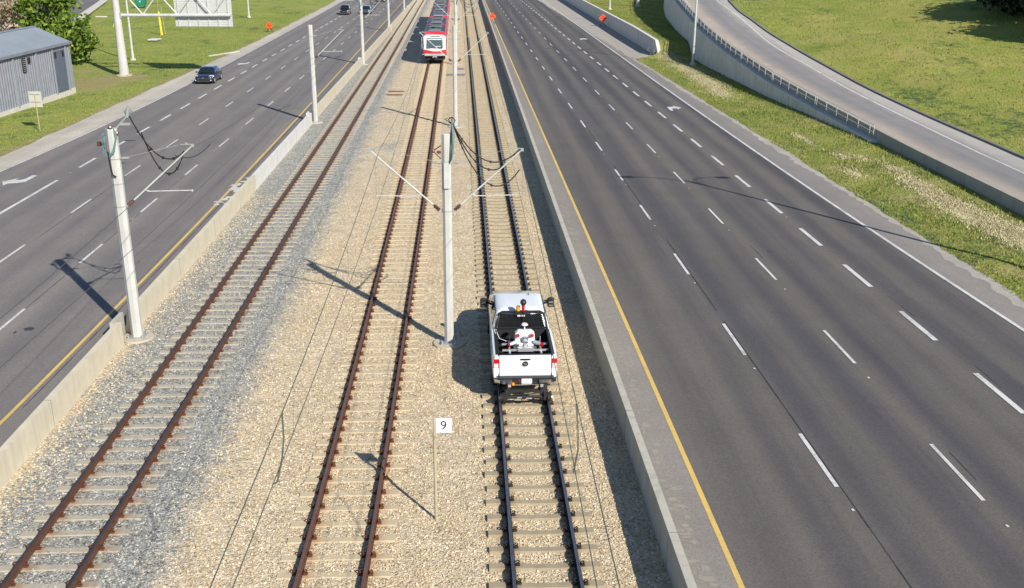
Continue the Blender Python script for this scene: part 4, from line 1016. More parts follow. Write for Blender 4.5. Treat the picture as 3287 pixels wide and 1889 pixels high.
# ---------------------------------------------------------------- light rail train
def unit_body(t, flip, y0, L):
    """half of an articulated unit, from y0 to y0+L, in local metres"""
    def sec(y, k=1., dz=0, zt=3.42):
        w = 1.325*k
        return [(-w, y, .80+dz), (-w, y, 2.95), (-w+.10, y, 3.22), (-w+.42, y, zt-.02), (-w+.6, y, zt), (w-.6, y, zt), (w-.42, y, zt-.02), (w-.10, y, 3.22), (w, y, 2.95), (w, y, .80+dz)]
    return sec
def rail_unit(label, y, first):
    y2 = y+11.5
    ang = math.atan2(-(TB(y+23)-TB(y)), 23)
    t = thing('light_rail_car', label, 'train', (TB(y+.3), y, RT-.07), ang, 'coupled light rail cars of the red train')
    sec = unit_body(t, 0, 0, 0)
    for h, (a, b) in enumerate(((.0, 11.2), (11.9, 22.85))):
        q = MB(); nose0 = h == 0
        st = []
        if nose0: st += [sec(a+.50, .86, .1, 3.10), sec(a+.62, .97, 0, 3.30), sec(a+.9, 1, 0)]
        else: st += [sec(a, .97), sec(a+.1, 1)]
        if not nose0: st += [sec(b-.75, 1), sec(b-.42, .95, 0, 3.34), sec(b-.30, .80, .1, 3.18)]
        else: st += [sec(b-.1, 1), sec(b, .97)]
        q.loft(st); P(q, 'body_shell', M['red_side'], t)
        for sx in (-1, 1):
            q = MB(); q.box((sx*1.327, (a+b)/2, 2.25), (.012, b-a-1.9, .80)); P(q, 'side_window', M['glass_t'], t)
            q = MB(); q.box((sx*1.326, (a+b)/2, 1.35), (.012, b-a-1.9, .55)); P(q, 'side_stripe', M['cream'], t)
            q = MB(); q.box((sx*1.17, (a+b)/2+.4, 3.38), (.05, b-a-2.2, .18)); P(q, 'roof_fairing', M['red_side'] if sx > 0 else M['roof_m'], t)  # left fairing grey instead of red: the train's shadow side put into the colour
        q = MB(); q.box((0, (a+b)/2, 3.40), (2.26, b-a-1.7, .10)); P(q, 'roof_walkway', M['roof_d'], t)
        for k, yy in enumerate((a+2.2, a+4.6, a+7.2, a+9.4)):
            q = MB(); l_ = [1.5, 1.0, 1.7, 1.2][k]; w_ = [.72, .6, .74, .66][k]
            q.loft([[(-w_, yy-l_/2, 3.452), (w_, yy-l_/2, 3.452), (w_, yy+l_/2, 3.452), (-w_, yy+l_/2, 3.452)], [(-w_*.85, yy-l_/2+.12, 3.66), (w_*.85, yy-l_/2+.12, 3.66), (w_*.85, yy+l_/2-.12, 3.66), (-w_*.85, yy+l_/2-.12, 3.66)]])
            q.pipe([(-w_*.8, yy-l_/2+.05, 3.5), (-w_*.8, yy-l_/2+.05, 3.70), (w_*.8, yy-l_/2+.05, 3.70), (w_*.8, yy-l_/2+.05, 3.5)], .025, 5)
            P(q, 'roof_unit', M['roof_m'] if k % 2 == 0 else M['roof_d'], t)
        sg = 1 if nose0 else -1; q = MB(); q.loft([[(-1.18, (a if nose0 else b)+sg*.44, 3.09), (1.18, (a if nose0 else b)+sg*.44, 3.09), (1.1, (a if nose0 else b)+sg*.75, 3.45), (-1.1, (a if nose0 else b)+sg*.75, 3.45)], [(-1.18, (a if nose0 else b)+sg*1.2, 3.09), (1.18, (a if nose0 else b)+sg*1.2, 3.09), (1.1, (a if nose0 else b)+sg*1.2, 3.46), (-1.1, (a if nose0 else b)+sg*1.2, 3.46)]]); P(q, 'roof_end_cap', M['red'], t)
        q = MB(); q.box((0, (a+b)/2, .60), (2.3, b-a-1.0, .5)); q.box((0, a+2.4 if nose0 else b-2.4, .35), (1.6, 2.2, .5)); P(q, 'bogie', M['under'], t)
    q = MB(); q.box((0, 11.55, 1.9), (2.2, .75, 2.3))
    for k in range(4): q.box((0, 11.3+.16*k, 1.95), (2.32, .06, 2.4))
    P(q, 'bellows', M['under'], t)
    for yy in (.16,):
        # white mask with windscreen, V shaped red band, grey bumper
        q = MB(); v = [(-1.02, .33, 1.62), (1.02, .33, 1.62), (1.06, .42, 3.0), (-1.06, .42, 3.0)]
        F = [(-1.24, .30, 1.50), (-.2, .12, 1.30), (.2, .12, 1.30), (1.24, .30, 1.50), (1.26, .34, 2.95), (.9, .40, 3.12), (-.9, .40, 3.12), (-1.26, .34, 2.95)]
        q.add(F+[(p[0]*.98, p[1]+.3, p[2]) for p in F], [tuple(range(8))]+[(i, (i+1) % 8, 8+(i+1) % 8, 8+i) for i in range(8)]); mk = P(q, 'front_mask', M['cream'], t)
        q = MB(); B = [(-1.28, .32, 1.12), (1.28, .32, 1.12), (1.28, .31, 1.50), (.2, .10, 1.30), (-.2, .10, 1.30), (-1.28, .31, 1.50)]
        B[0] = (-1.28, .30, 1.10); B[1] = (1.28, .30, 1.10)
        q.add([(-1.28, .30, 1.12), (-.25, .08, 1.08), (.25, .08, 1.08), (1.28, .30, 1.12), (1.28, .30, 1.52), (.22, .10, 1.32), (-.22, .10, 1.32), (-1.28, .30, 1.52)] + [(-1.27, .6, 1.12), (1.27, .6, 1.12), (1.27, .6, 1.52), (-1.27, .6, 1.52)],
              [(0, 1, 6, 7), (1, 2, 5, 6), (2, 3, 4, 5), (3, 9, 10, 4), (0, 7, 11, 8)]); P(q, 'front_band', M['red'], t)
        q = MB(); v = [(-.86, .255, 1.66), (.86, .255, 1.66), (.84, .37, 2.72), (-.84, .37, 2.72)]; v = [(x, y_-.02, z) for x, y_, z in v]; v = [(-.92, .10, 1.66), (.92, .10, 1.66), (.90, .27, 2.76), (-.90, .27, 2.76)]
        q.add(v+[(p[0], p[1]+.25, p[2]) for p in v], [(0, 1, 2, 3), (0, 1, 5, 4), (1, 2, 6, 5), (2, 3, 7, 6), (3, 0, 4, 7)]); P(q, 'windscreen', M['glass_t'], t)
        q = MB(); q.box((0, .235, 2.62), (1.6, .03, .10)); q.box((.42, .11, 1.86), (.55, .02, .07)); P(q, 'sun_blind', M['clear_l'], t)
        q = MB(); q.box((0, .385, 2.94), (1.15, .06, .13)); P(q, 'destination_blind', M['roof_m'], t)
        q = MB(); q.box((0, .25, .93), (2.35, .4, .26)); q.box((0, .1, .70), (.5, .4, .16)); P(q, 'bumper', M['galv'], t)
        for sx in (-1, 1):
            q = MB(); q.box((sx*.86, .075, .98), (.34, .06, .12)); P(q, 'headlight', M['clear_l'], t)
            q = MB(); q.box((sx*1.33, .55, 2.1), (.02, .3, .95)); P(q, 'cab_window', M['glass_t'], t)
            q = MB(); q.pipe([(sx*1.3, .4, 2.9), (sx*1.46, .3, 2.85), (sx*1.46, .3, 1.6), (sx*1.3, .4, 1.5)], .03, 5); P(q, 'mirror_arm', M['galv_w'], t)
        q = MB(); q.tube((0, .35, .62), (0, -.25, .58), .14, .12, 10); q.sphere((0, -.28, .55), .13, 8); q.box((0, .6, .45), (1.9, .3, .35)); P(q, 'coupler', M['under'], t)
    return t
for i in range(3):
    rail_unit(['red and white light rail car leading the train, windscreen facing the camera', 'second red light rail car right behind the leading car', 'third red light rail car at the back of the train'][i], 117.2+23.3*i, i == 0)

# ---------------------------------------------------------------- cars on the left roadway (coming towards the camera)
def make_car(name, label, paint, pos, rz, s=1.0, suv=False):
    t = thing(name, label, 'car', pos, rz)
    hb = .95 if not suv else 1.05
    def sec(y, w, z0, z1, tw): return [(-w+.05, y, z0), (-w, y, z0+.15), (-w, y, z1-.22), (-w+.04, y, z1-.07), (-tw, y, z1), (tw, y, z1), (w-.04, y, z1-.07), (w, y, z1-.22), (w, y, z0+.15), (w-.05, y, z0)]
    q = MB(); q.loft([sec(-2.36, .62, .35, .62, .45), sec(-2.25, .80, .24, .72, .6), sec(-1.9, .88, .2, .80, .66), sec(-1.1, .90, .2, hb-.03, .72), sec(0, .91, .2, hb, .75), sec(1.5, .91, .2, hb+.02, .74), sec(2.2, .86, .25, hb, .66), sec(2.4, .74, .4, hb-.15, .55)]); P(q, 'body', paint, t, smooth=True)
    zt = 1.44 if not suv else 1.66
    q = MB(); q.loft([gring(-1.05, 2.0, .84, hb-.04), gring(-.55, 1.65, .73, zt-.22), gring(-.25, 1.25, .62, zt-.03), gring(-.05, 1.0, .45, zt)]); P(q, 'roof', paint, t, smooth=True)
    q = MB(); v = [(-.76, -1.02, hb), (.76, -1.02, hb), (.58, -.22, zt-.06), (-.58, -.22, zt-.06)]; q.add([(p[0], p[1]-.03, p[2]+.03) for p in v]+[(p[0], p[1]+.1, p[2]-.02) for p in v], [(0, 1, 2, 3), (0, 1, 5, 4), (1, 2, 6, 5), (2, 3, 7, 6), (3, 0, 4, 7)]); P(q, 'windscreen', M['glass'], t)
    for sx in (-1, 1):
        q = MB(); v = [(sx*.83, -.75, hb+.0), (sx*.83, 1.6, hb+.02), (sx*.64, 1.2, zt-.10), (sx*.64, -.2, zt-.10)]; q.add([(p[0]+sx*.02, p[1], p[2]) for p in v]+[(p[0]-sx*.1, p[1], p[2]) for p in v], [(0, 1, 2, 3), (0, 1, 5, 4), (1, 2, 6, 5), (2, 3, 7, 6), (3, 0, 4, 7)]); P(q, 'side_window', M['glass'], t)
        q = MB(); q.loft([[(sx*.86, -1.95, .66), (sx*.89, -1.6, .80), (sx*.60, -1.95, .82), (sx*.42, -2.22, .70)], [(sx*.84, -2.10, .60), (sx*.92, -1.65, .70), (sx*.62, -2.2, .72), (sx*.40, -2.33, .60)]]); P(q, 'headlight', M['clear_l'], t)
        q = MB(); q.box((sx*.70, -2.26, .40), (.16, .1, .1)); P(q, 'fog_light', M['clear_l'], t)
        q = MB(); q.bbox((sx*1.0, -.62, hb-.02), (.16, .12, .14), .03); P(q, 'wing_mirror', paint, t)
        for yy in (-1.45, 1.42):
            q = MB(); q.tube((sx*.72, yy, .32), (sx*.925, yy, .32), .32, .32, 18); w_ = P(q, 'wheel', M['black'], t, smooth=True)
            q = MB(); q.tube((sx*.9, yy, .32), (sx*.935, yy, .32), .21, .21, 12); P(q, 'rim', M['alu'], w_)
    q = MB(); q.box((0, -2.34, .42), (1.2, .06, .24)); q.box((0, -2.30, .62), (.9, .1, .07)); P(q, 'grille', M['black_p'], t)
    q = MB(); q.box((0, -2.345, .585), (1.1, .06, .02)); q.box((0, -2.36, .64), (.18, .04, .08)); q.box((0, -2.33, .27), (1.3, .05, .03)); P(q, 'chrome_trim', M['chrome'], t)
    return t
CR = HD
make_car('parked_car' if False else 'sedan', 'dark blue sedan driving towards the camera on the left roadway', car_paint('navy_paint', (.012, .02, .05)), (-30.62, 102.2, 0), CR)
make_car('sedan', 'black car with bright headlights in the second lane near the top edge', car_paint('black_paint', (.008, .009, .011)), (-31.75, 195.8, 0), CR, 1, True)
make_car('sedan', 'steel blue car with shiny bonnet beside the black car', car_paint('steel_blue_paint', (.045, .075, .10)), (-28.0, 197.3, 0), CR)
make_car('sedan', 'white car cut off by the top edge of the picture', car_paint('white_paint', (.75, .76, .76)), (-29.95, 236.6, 0), CR, 1, True)
# ---------------------------------------------------------------- shed on the left verge
sx0, sy1, shz = -40.72, 94.15, 4.55
t = thing('utility_shed', 'long grey corrugated steel shed with a blue grey roof left of the roadway', 'shed', (sx0, sy1, 0), .0)
def S_(x, y, z): return (x, y, z)
q = MB(); q.box((-3.1, -12.5, .12), (6.25, 25.05, .66)); P(q, 'foundation', M['walk'], t)
q = MB(); n = 0; y = -25.0; dep = []
pts = []
while y < 0:
    for dy, d in ((0, 0), (.08, -.08), (.24, -.08), (.32, 0)): pts.append((d, y+dy))
    y += .42
pts = [p for p in pts if p[1] <= 0]+[(0, 0)]
poly = pts + [(-6.1, 0), (-6.1, -25)]
q.loft([[(a, b, .44) for a, b in poly], [(a, b, shz-.05) for a, b in poly]]); P(q, 'wall', M['shed_wall'], t)
q = MB(); q.loft([[(-6.1, yy, shz-.05), (0, yy, shz-.05), (-3.05, yy, shz+1.24)] for yy in (-25, 0)]); P(q, 'gable', M['shed_wall'], t)
q = MB(); rings = []
for yy in (-25.2, .15): rings.append([(.18, yy, shz-.04), (.18, yy, shz+.02), (-3.05, yy, shz+1.38), (-6.28, yy, shz+.02), (-6.28, yy, shz-.04), (-3.05, yy, shz+1.30)])
q.loft(rings); rf = P(q, 'roof', M['shed_roof'], t)
q = MB(); q.box((.20, -12.5, shz-.02), (.05, 25.3, .22)); P(q, 'gutter', M['shed_wall'], rf)
q = MB(); q.box((-3.05, -12.5, shz+1.385), (.35, 25.3, .05)); P(q, 'ridge_cap', M['shed_roof'], rf)
q = MB(); q.box((.02, -2.55, 2.25), (.06, 2.3, 3.62))
for k in range(9): q.box((.05, -3.55+.25*k, 2.25), (.03, .05, 3.6))
dr = P(q, 'door', M['shed_door'], t)
for yy in (-3.35, -1.75):
    q = MB(); q.box((.075, yy, 3.72), (.04, .34, .52)); P(q, 'door_vent', M['black_p'], dr)
q = MB(); q.box((.03, -9.3, 3.55), (.08, .62, 1.15)); lv = P(q, 'louvre', M['under'], t)
q = MB()
for k in range(7): q.box((.085, -9.3, 3.08+.155*k), (.04, .56, .04))
P(q, 'louvre_slats', M['galv'], lv)
q = MB(); q.box((.03, -8.3, 3.85), (.08, .36, .5)); P(q, 'vent', M['under'], t)
for yy in (-3.85, -1.15, -7.0, -11.2, -15.4):
    q = MB(); q.box((.05, yy, 2.4), (.10, .16, 4.0)); P(q, 'downpipe', M['shed_roof'], t)

# ---------------------------------------------------------------- sign gantry, seen from behind
gx, gy = -40.42, 105.69
t = thing('sign_gantry', 'grey cantilever sign gantry seen from behind beside the shed', 'sign gantry', (gx, gy, 0), 0)
q = MB(); q.pipe([(0, 0, .1), (0, 0, 4), (0, 0, 9.2)], [.50, .40, .30], 16); P(q, 'post', M['pole'], t, smooth=True)
q = MB(); q.pipe([(0, 0, -.1), (0, 0, .14)], .78, 16); q.box((0, 0, .16), (1.25, 1.25, .06)); P(q, 'footing', M['conc_base'], t)
q = MB()
for z in (6.12, 8.3): q.pipe([(.1, 0, z), (11.6, 0, z+.06)], .16 if z < 7 else .14, 10)
P(q, 'chord', M['galv_w'], t); q = MB()
for k in range(6):
    x = .9+k*1.75; q.pipe([(x, 0, 8.3 if k % 2 == 0 else 6.2), (x+1.75, 0, 6.2 if k % 2 == 0 else 8.3)], .075, 8)
P(q, 'brace', M['galv_w'], t)
q = MB(); q.box((.32, 0, 6.1), (.35, .4, .55)); q.box((.3, 0, 8.3), (.35, .4, .5)); P(q, 'flange', M['galv'], t)
q = MB(); q.box((8.7, .42, 7.0), (5.85, .05, 4.0))
for k in range(20): q.box((8.7, .37, 5.1+.2*k), (5.85, .06, .05))
pn = P(q, 'sign_panel', M['sign_back'], t)
for k in range(6):
    q = MB(); q.box((6.15+k*1.02, .33, 7.0), (.09, .10, 3.96)); P(q, 'stiffener', M['galv_w'], pn)
q = MB(); q.box((3.6, 0, 8.0), (.6, .4, .5)); P(q, 'junction_box', M['galv'], t)

# ---------------------------------------------------------------- street lamps
def lamp(label, x, y, z, h, arms, base=True, grp='street lamps beside the roadways'):
    t = thing('street_lamp', label, 'street lamp', (x, y, z), 0, grp)
    q = MB(); q.pipe([(0, 0, .3), (0, 0, h*.5), (0, 0, h)], [.14, .11, .075], 10); q.pipe([(0, 0, .3), (0, 0, 1.1)], [.17, .16], 10); P(q, 'pole', M['galv_w'], t)
    q = MB(); q.pipe([(0, 0, -.1), (0, 0, .3)], .32, 12); q.box((0, 0, .32), (.5, .5, .05)); P(q, 'footing', M['walk'], t)
    for s in arms:
        q = MB(); q.pipe([(0, 0, h-1.2), (s*.25, 0, h-.3), (s*.9, 0, h+.35), (s*1.8, 0, h+.65), (s*2.6, 0, h+.7)], [.06, .05, .045, .04, .04], 6); ar = P(q, 'arm', M['galv_w'], t)
        q = MB(); q.bbox((s*2.95, 0, h+.62), (.8, .3, .16), .05); P(q, 'lantern', M['galv'], ar)
    return t
lamp('tall grey lamp post standing in the grass close to the curved retaining wall', 20.63, 117.7, 0, 14.2, (-1, 1))
lamp('tall grey lamp post just outside the picture throwing its shadow on the right roadway', 23.3, 42.45, 0, 14.3, (-1, 1))
p = G(1644+965*.3244, 100*.3244, 2.0); lamp('thin grey lamp post on the grass behind the low wall', p.x, p.y, 2.0, 11, (-1,))
lamp('slim grey lamp post with round footing behind the sign gantry', -44.1, 118.55, 0, 11, (1,))
p = G(2465*.3244, 180*.3244); lamp('grey lamp post on the far left verge to the right of the big sign', p.x, p.y, 0, 11, (1,))
p = G(1644+1243*.3244, 70*.3244, 2.0)
t = thing('sign_post', 'thick pale post on the grass between low wall and ramp wall', 'post', (p.x, p.y, 2.0))
q = MB(); q.pipe([(0, 0, .1), (0, 0, 9)], [.36, .28], 14); P(q, 'post', M['pole'], t, smooth=True)
q = MB(); q.pipe([(0, 0, -.2), (0, 0, .12)], .6, 14); P(q, 'footing', M['walk'], t)

# ---------------------------------------------------------------- small signs
t = thing('road_sign', 'back of a rectangular road sign on a thin post in front of the shed', 'road sign', (-35.26, 74.44, 0), 0)
q = MB(); q.pipe([(0, 0, -.1), (0, 0, 2.75)], .035, 6); P(q, 'post', M['wood_post'], t)
q = MB(); q.box((-.02, .05, 2.35), (.95, .025, 1.15)); pn = P(q, 'panel', M['sign_back2'], t)
for z in (2.72, 2.16):
    q = MB(); q.box((-.02, .02, z), (.78, .03, .05)); P(q, 'batten', M['galv'], pn)
t = thing('kilometre_sign', 'white square sign reading 9 on a thin post between the tracks', 'sign', (-1.87, 21.89, 0), 0)
q = MB(); q.pipe([(0, 0, -.1), (0, 0, 2.85)], .042, 8); q.box((.0, 0, 2.68), (.09, .05, .36)); P(q, 'post', M['wood_post'], t)
q = MB(); q.box((.235, -.03, 2.65), (.39, .02, .385)); pn = P(q, 'panel', M['sign_white'], t, bevel=.006)
cu = bpy.data.curves.new('numeral', 'FONT'); cu.body = '9'; cu.size = .33; cu.align_x = 'CENTER'; cu.align_y = 'CENTER'; cu.extrude = .002
to = bpy.data.objects.new('numeral_tmp', cu); COL.objects.link(to)
bpy.context.view_layer.update()
me = bpy.data.meshes.new_from_object(to.evaluated_get(bpy.context.evaluated_depsgraph_get()))
bpy.data.objects.remove(to); me.materials.clear(); me.materials.append(M['ink'])
no = bpy.data.objects.new('numeral', me); COL.objects.link(no); no.parent = pn; no.location = (.23, -.044, 2.65); no.rotation_euler = (R(90), 0, 0)
def work_sign(label, x, y, z, h, sz, base=True):
    t = thing('work_sign', label, 'work sign', (x, y, z), 0, 'orange diamond work signs')
    q = MB(); q.pipe([(0, .03, .3), (0, .03, h+.35)], .025, 6)
    P(q, 'post', M['galv'], t)
    q = MB()
    for a in (-.45, .45): q.pipe([(0, 0.03, .75), (a, -.35, .02)], .03, 5); q.pipe([(0, .03, .75), (a, .4, .02)], .03, 5)
    P(q, 'stand', M['black_p'], t)
    q = MB(); s = sz; q.add([(0, -.01, h-s), (s, -.01, h), (0, -.01, h+s), (-s, -.01, h), (0, .01, h-s), (s, .01, h), (0, .01, h+s), (-s, .01, h)], [(0, 1, 2, 3), (4, 5, 6, 7), (0, 1, 5, 4), (1, 2, 6, 5), (2, 3, 7, 6), (3, 0, 4, 7)]); pn = P(q, 'panel', M['orange'], t)
    q = MB(); q.box((0, -.02, h), (s*1.05, .008, s*.16)); q.box((0, -.02, h+s*.42), (s*.28, .008, s*.26)); P(q, 'legend', M['ink'], pn)
work_sign('orange diamond work sign standing on the left grass verge', -37.19, 157.3, 0, .95, .58)
work_sign('orange diamond work sign on the shoulder beside the right barrier', -3.60, 174.7, 0, 1.3, .62)
work_sign('orange diamond work sign on a black stand against the low grey wall', 14.75, 171.5, 0, 1.35, .68)

# ---------------------------------------------------------------- things on the left verge
p = G(300+770*.1992, 128*.1992)
t = thing('dumpster', 'green metal waste bin at the back of the left verge', 'waste bin', (p.x, p.y, .15), HD)
q = MB(); q.loft([[(-.85, -.5, .15), (.85, -.5, .15), (.85, .5, .15), (-.85, .5, .15)], [(-1.05, -.75, 1.25), (1.05, -.75, 1.25), (1.05, .75, 1.25), (-1.05, .75, 1.25)]]); P(q, 'bin', M['green_bin'], t)
q = MB(); q.box((0, 0, 1.28), (2.2, 1.6, .07)); P(q, 'lid', M['green_bin'], t)
q = MB(); q.box((.05, -.74, 1.08), (.28, .03, .22)); P(q, 'sticker', M['sign_white'], t)
q = MB()
for a in (-.7, .7): q.box((a, 0, .08), (.12, 1.0, .16))
P(q, 'skid', M['under'], t)
t = thing('guy_wire', 'yellow plastic guy wire guard with orange strap on the left verge', 'guy wire', (-51.65, 151.3, 0), 0)
q = MB(); q.pipe([(0, 0, 0), (-.12, 0, 3.3)], [.16, .13], 8); P(q, 'guard', M['yellow_g'], t)
q = MB(); q.pipe([(-.12, 0, 3.3), (-.3, .3, 8)], .03, 5); q.pipe([(.55, 0, .1), (.25, .1, 4)], .04, 5); P(q, 'wire', M['wood_post'], t)
p = G(300+330*.1992, 440*.1992)
t = thing('marker_stake', 'thin leaning yellow marker stake on the left verge behind the gantry post', 'stake', (p.x, p.y, 0))
q = MB(); q.pipe([(-.12, 0, 0), (.30, 0, 1.0)], .05, 5); P(q, 'stake', M['yellow_g'], t)
for lb, px, py, sx_, sy_ in (('flat pale concrete slab on the left verge below the yellow guard', 300+985*.1992, 648*.1992, 1.3, 1.9), ('narrow pale kerb slab near the side road', 300+130*.1992, 280*.1992, 1.9, .9)):
    p = G(px, py); q = MB(); q.bbox((0, 0, 0), (sx_, sy_, .16), .03); o = q.build('concrete_slab', M['walk']); o.location = (p.x, p.y, .02); tag(o, lb, 'slab')
p0, p1 = G(2065*.3244, 562*.3244), G(2360*.3244, 515*.3244)
d = p1-p0; q = MB(); q.box((0, 0, .04), (d.length, .35, .14)); o = q.build('kerb_slab', M['walk']); o.location = (p0+p1)/2; o.rotation_euler = (0, 0, math.atan2(d.y, d.x)); tag(o, 'pale kerb strip leading off the left roadway shoulder', 'kerb')
# lids and rusty plates between the tracks
for lb, px, py in (('upper rusty oval plate lying on the gravel between two tracks', 822+1388*.3244, 910*.3244), ('lower rusty oval plate lying on the gravel between two tracks', 822+1372*.3244, 945*.3244)):
    p = G(px, py); q = MB(); q.prism([(.78*math.cos(2*math.pi*k/18), .30*math.sin(2*math.pi*k/18)) for k in range(18)], 0, .07); o = q.build('steel_plate', M['plate_rust']); o.location = (p.x, p.y, 0); tag(o, lb, 'plate', 'rusty plates between the tracks')
for lb, px, py, w_ in (('dark grey cable pit lid close behind the second centre pole', 1476, 224, .9), ('dark grey cable pit lid in front of the second centre pole', 1463, 243, 1.9)):
    p = G(px, py); q = MB(); q.bbox((0, 0, 0), (w_, 1.3, .10), .02); o = q.build('cable_pit_lid', M['lid']); o.location = (p.x, p.y, 0); tag(o, lb, 'pit lid', 'cable pit lids')

# ---------------------------------------------------------------- trees, rocks, weeds, grass
def leaves(n, cx, cy, cz, rx, ry, rz, size, seed, clumps=70, hollow=.35, flat=.0, low=-1):
    g = np.random.default_rng(seed)
    d = g.normal(size=(clumps, 3)); d /= np.linalg.norm(d, axis=1, keepdims=True)
    rad = g.uniform(hollow, 1.0, (clumps, 1))**.6
    C = d*rad*np.array([rx, ry, rz])*(.78+.3*g.random((clumps, 1))); C[:, 2] = np.maximum(C[:, 2], low*rz)
    k = g.integers(0, clumps, n)
    Pn = C[k]+g.normal(size=(n, 3))*np.array([rx, ry, rz])*.15*(.6+.8*g.random((n, 1)))+np.array([cx, cy, cz])
    a = g.normal(size=(n, 3)); a /= np.linalg.norm(a, axis=1, keepdims=True)
    b = np.cross(a, g.normal(size=(n, 3))); b /= np.linalg.norm(b, axis=1, keepdims=True)
    s = size*(.55+.9*g.random((n, 1)))
    V = np.stack([Pn-a*s, Pn+b*s*.55, Pn+a*s, Pn-b*s*.55], 1).reshape(-1, 3)
    F = np.arange(4*n).reshape(-1, 4)
    return V, F
def npmesh(name, V, F, mt, par=None):
    me = bpy.data.meshes.new(name); me.from_pydata(V.tolist(), [], F.tolist()); me.materials.append(mt); me.update()
    o = bpy.data.objects.new(name, me); COL.objects.link(o)
    if par is not None: o.parent = par
    return o
def tree(label, x, y, z, h, rx, ry, n, size, seed, lm='leaf', bark='bark', low=.15, clumps=90, name='tree', kind='tree', trunk=.2):
    t = thing(name, label, kind, (x, y, z), 0)
    r_ = random.Random(seed); q = MB()
    q.pipe([(0, 0, -.2), (.05, .02, h*.25), (.12, -.05, h*.55), (.05, 0, h*.85)], [trunk, trunk*.8, trunk*.5, trunk*.15], 8)
    for k in range(9):
        a = r_.uniform(0, 6.28); z0 = h*r_.uniform(.15, .6); l_ = rx*r_.uniform(.6, .95)
        q.pipe([(.05, 0, z0), (.5*l_*math.cos(a), .5*l_*math.sin(a), z0+l_*.5), (l_*math.cos(a), l_*math.sin(a), z0+l_*.8)], [trunk*.4, trunk*.25, .02], 6)
    q.build('trunk', M[bark], t, True)
    V, F = leaves(n, 0, 0, h*(low+1)/2, rx, ry, h*(1-low)/2, size, seed, clumps)
    npmesh('crown', V, F, M[lm], t)
    return t
tree('leafy green bush tree at the end of the shed beside the gantry post', -49.3, 115.2, 0, 6.0, 2.3, 2.2, 2600, .24, 21, 'leaf', 'bark', .0, 38, 'bush', 'bush')
tree('tall leafy green tree behind the shed roof', -54.0, 119.5, 0, 9.5, 3.5, 3.3, 4200, .30, 22, 'leaf', 'bark_p', .12, 52)
tree('sparse brownish tree behind the shed with pale trunk', -60.5, 122, 0, 9, 2.6, 2.6, 1500, .18, 23, 'leaf_b', 'bark_p', .25, 30, trunk=.28)
tree('brown scrub bush behind the shed ridge', -56.5, 117.5, 0, 3.4, 2.4, 2.0, 1500, .17, 24, 'leaf_b', 'bark_p', .0, 30, 'bush', 'bush', .08)
tree('bare pale tree in front of the sandstone wall', -71, 140, 0, 8, 2.2, 2.2, 500, .16, 25, 'leaf_b', 'bark_p', .35, 20, trunk=.16)
tree('dark green tree in the top left corner', -92, 165, 0, 8.5, 4.5, 4.0, 5000, .3, 26, 'leaf', 'bark', .2, 60)
# trees on the hill; only their lower edge and shadows reach into the picture
for lb, px, py, h, rx, n in (('dark tree in the top right corner of the hill', 3335, -22, 5.8, 6.2, 9000), ('tall dark tree beyond the top right edge shading the hill', 3270, -85, 10, 6, 7000),
                            ('dark tree right of the picture casting a long shadow on the hill', 3560, 40, 9, 4.2, 5000), ('second dark tree right of the picture casting a shadow on the hill', 3470, 40, 7, 3.0, 4000)):
    p = solve(px, py, lambda y: RZ(min(y, 340))+5.0)
    z = hillz(p.x, min(p.y, 340))
    tree(lb, p.x, p.y, z, h, rx, rx, n, .42, int(px), 'leaf_d', 'bark', .03, 80, trunk=.3)
# sandstone wall and boulders behind the shed
p0, p1 = G(-60, 78), G(112, 46)
t = thing('stone_wall', 'rough pink sandstone retaining wall behind the shed and trees', 'wall', (p0.x, p0.y, 0), math.atan2(p1.y-p0.y, p1.x-p0.x))
L_ = (p1-p0).length; r_ = random.Random(9); k = 0
q = MB()
for row in range(3):
    x = -6.
    while x < L_+2:
        w_ = r_.uniform(.9, 2.2); q.bbox((x+w_/2, r_.uniform(-.12, .12)+row*.15, row*1.0), (w_-.06, 1.2, .98), .12, 0, r_.uniform(-.05, .05)); x += w_
P(q, 'stones', M['stone'], t)
q = MB(); q.box((L_/2-2, .45, 3.04), (L_+8, 1.0, .14)); P(q, 'coping', M['under'], t)
bm0 = MB(); bm0.sphere((0, 0, .5), .75, 8, 0, .75)
g = np.random.default_rng(3)
vv = np.array(bm0.v); vv *= (1+g.normal(0, .10, vv.shape)); bm0.v = [tuple(a) for a in vv]
for k in range(14):
    a = G(12+8.0*k, 92-2.6*k, .3)
    if k == 0:
        o = bm0.build('boulder', M['stone']); b0 = o
    else:
        o = b0.copy(); COL.objects.link(o)
    o.location = (a.x, a.y+(k % 3)*.8, -.1); o.rotation_euler = (0, 0, k*1.3); o.scale = (1.0+.35*((k*7) % 5)/4, 1, .8+.25*((k*3) % 4)/3)
    tag(o, 'pinkish boulder in the row of rocks along the back of the shed', 'boulder', 'boulders behind the shed')
def blades(name, pts, hgt, wid, seed, mt, lean=.5):
    n = len(pts); g = np.random.default_rng(seed); B = np.array(pts)
    a = g.uniform(0, 2*np.pi, n); h = hgt*(.45+.9*g.random(n)); w_ = wid*(.6+.8*g.random(n))
    ln = g.uniform(-lean, lean, (n, 2))*h[:, None]
    dx, dy = np.cos(a)*w_/2, np.sin(a)*w_/2
    z0 = np.zeros(n)
    V = np.stack([B+np.stack([-dx, -dy, z0-.02], 1), B+np.stack([dx, dy, z0-.02], 1), B+np.stack([dx*.3+ln[:, 0], dy*.3+ln[:, 1], h], 1), B+np.stack([-dx*.3+ln[:, 0], -dy*.3+ln[:, 1], h], 1)], 1).reshape(-1, 3)
    return tag(npmesh(name, V, np.arange(4*n).reshape(-1, 4), mt), kind='stuff')
r_ = random.Random(31); pts = []
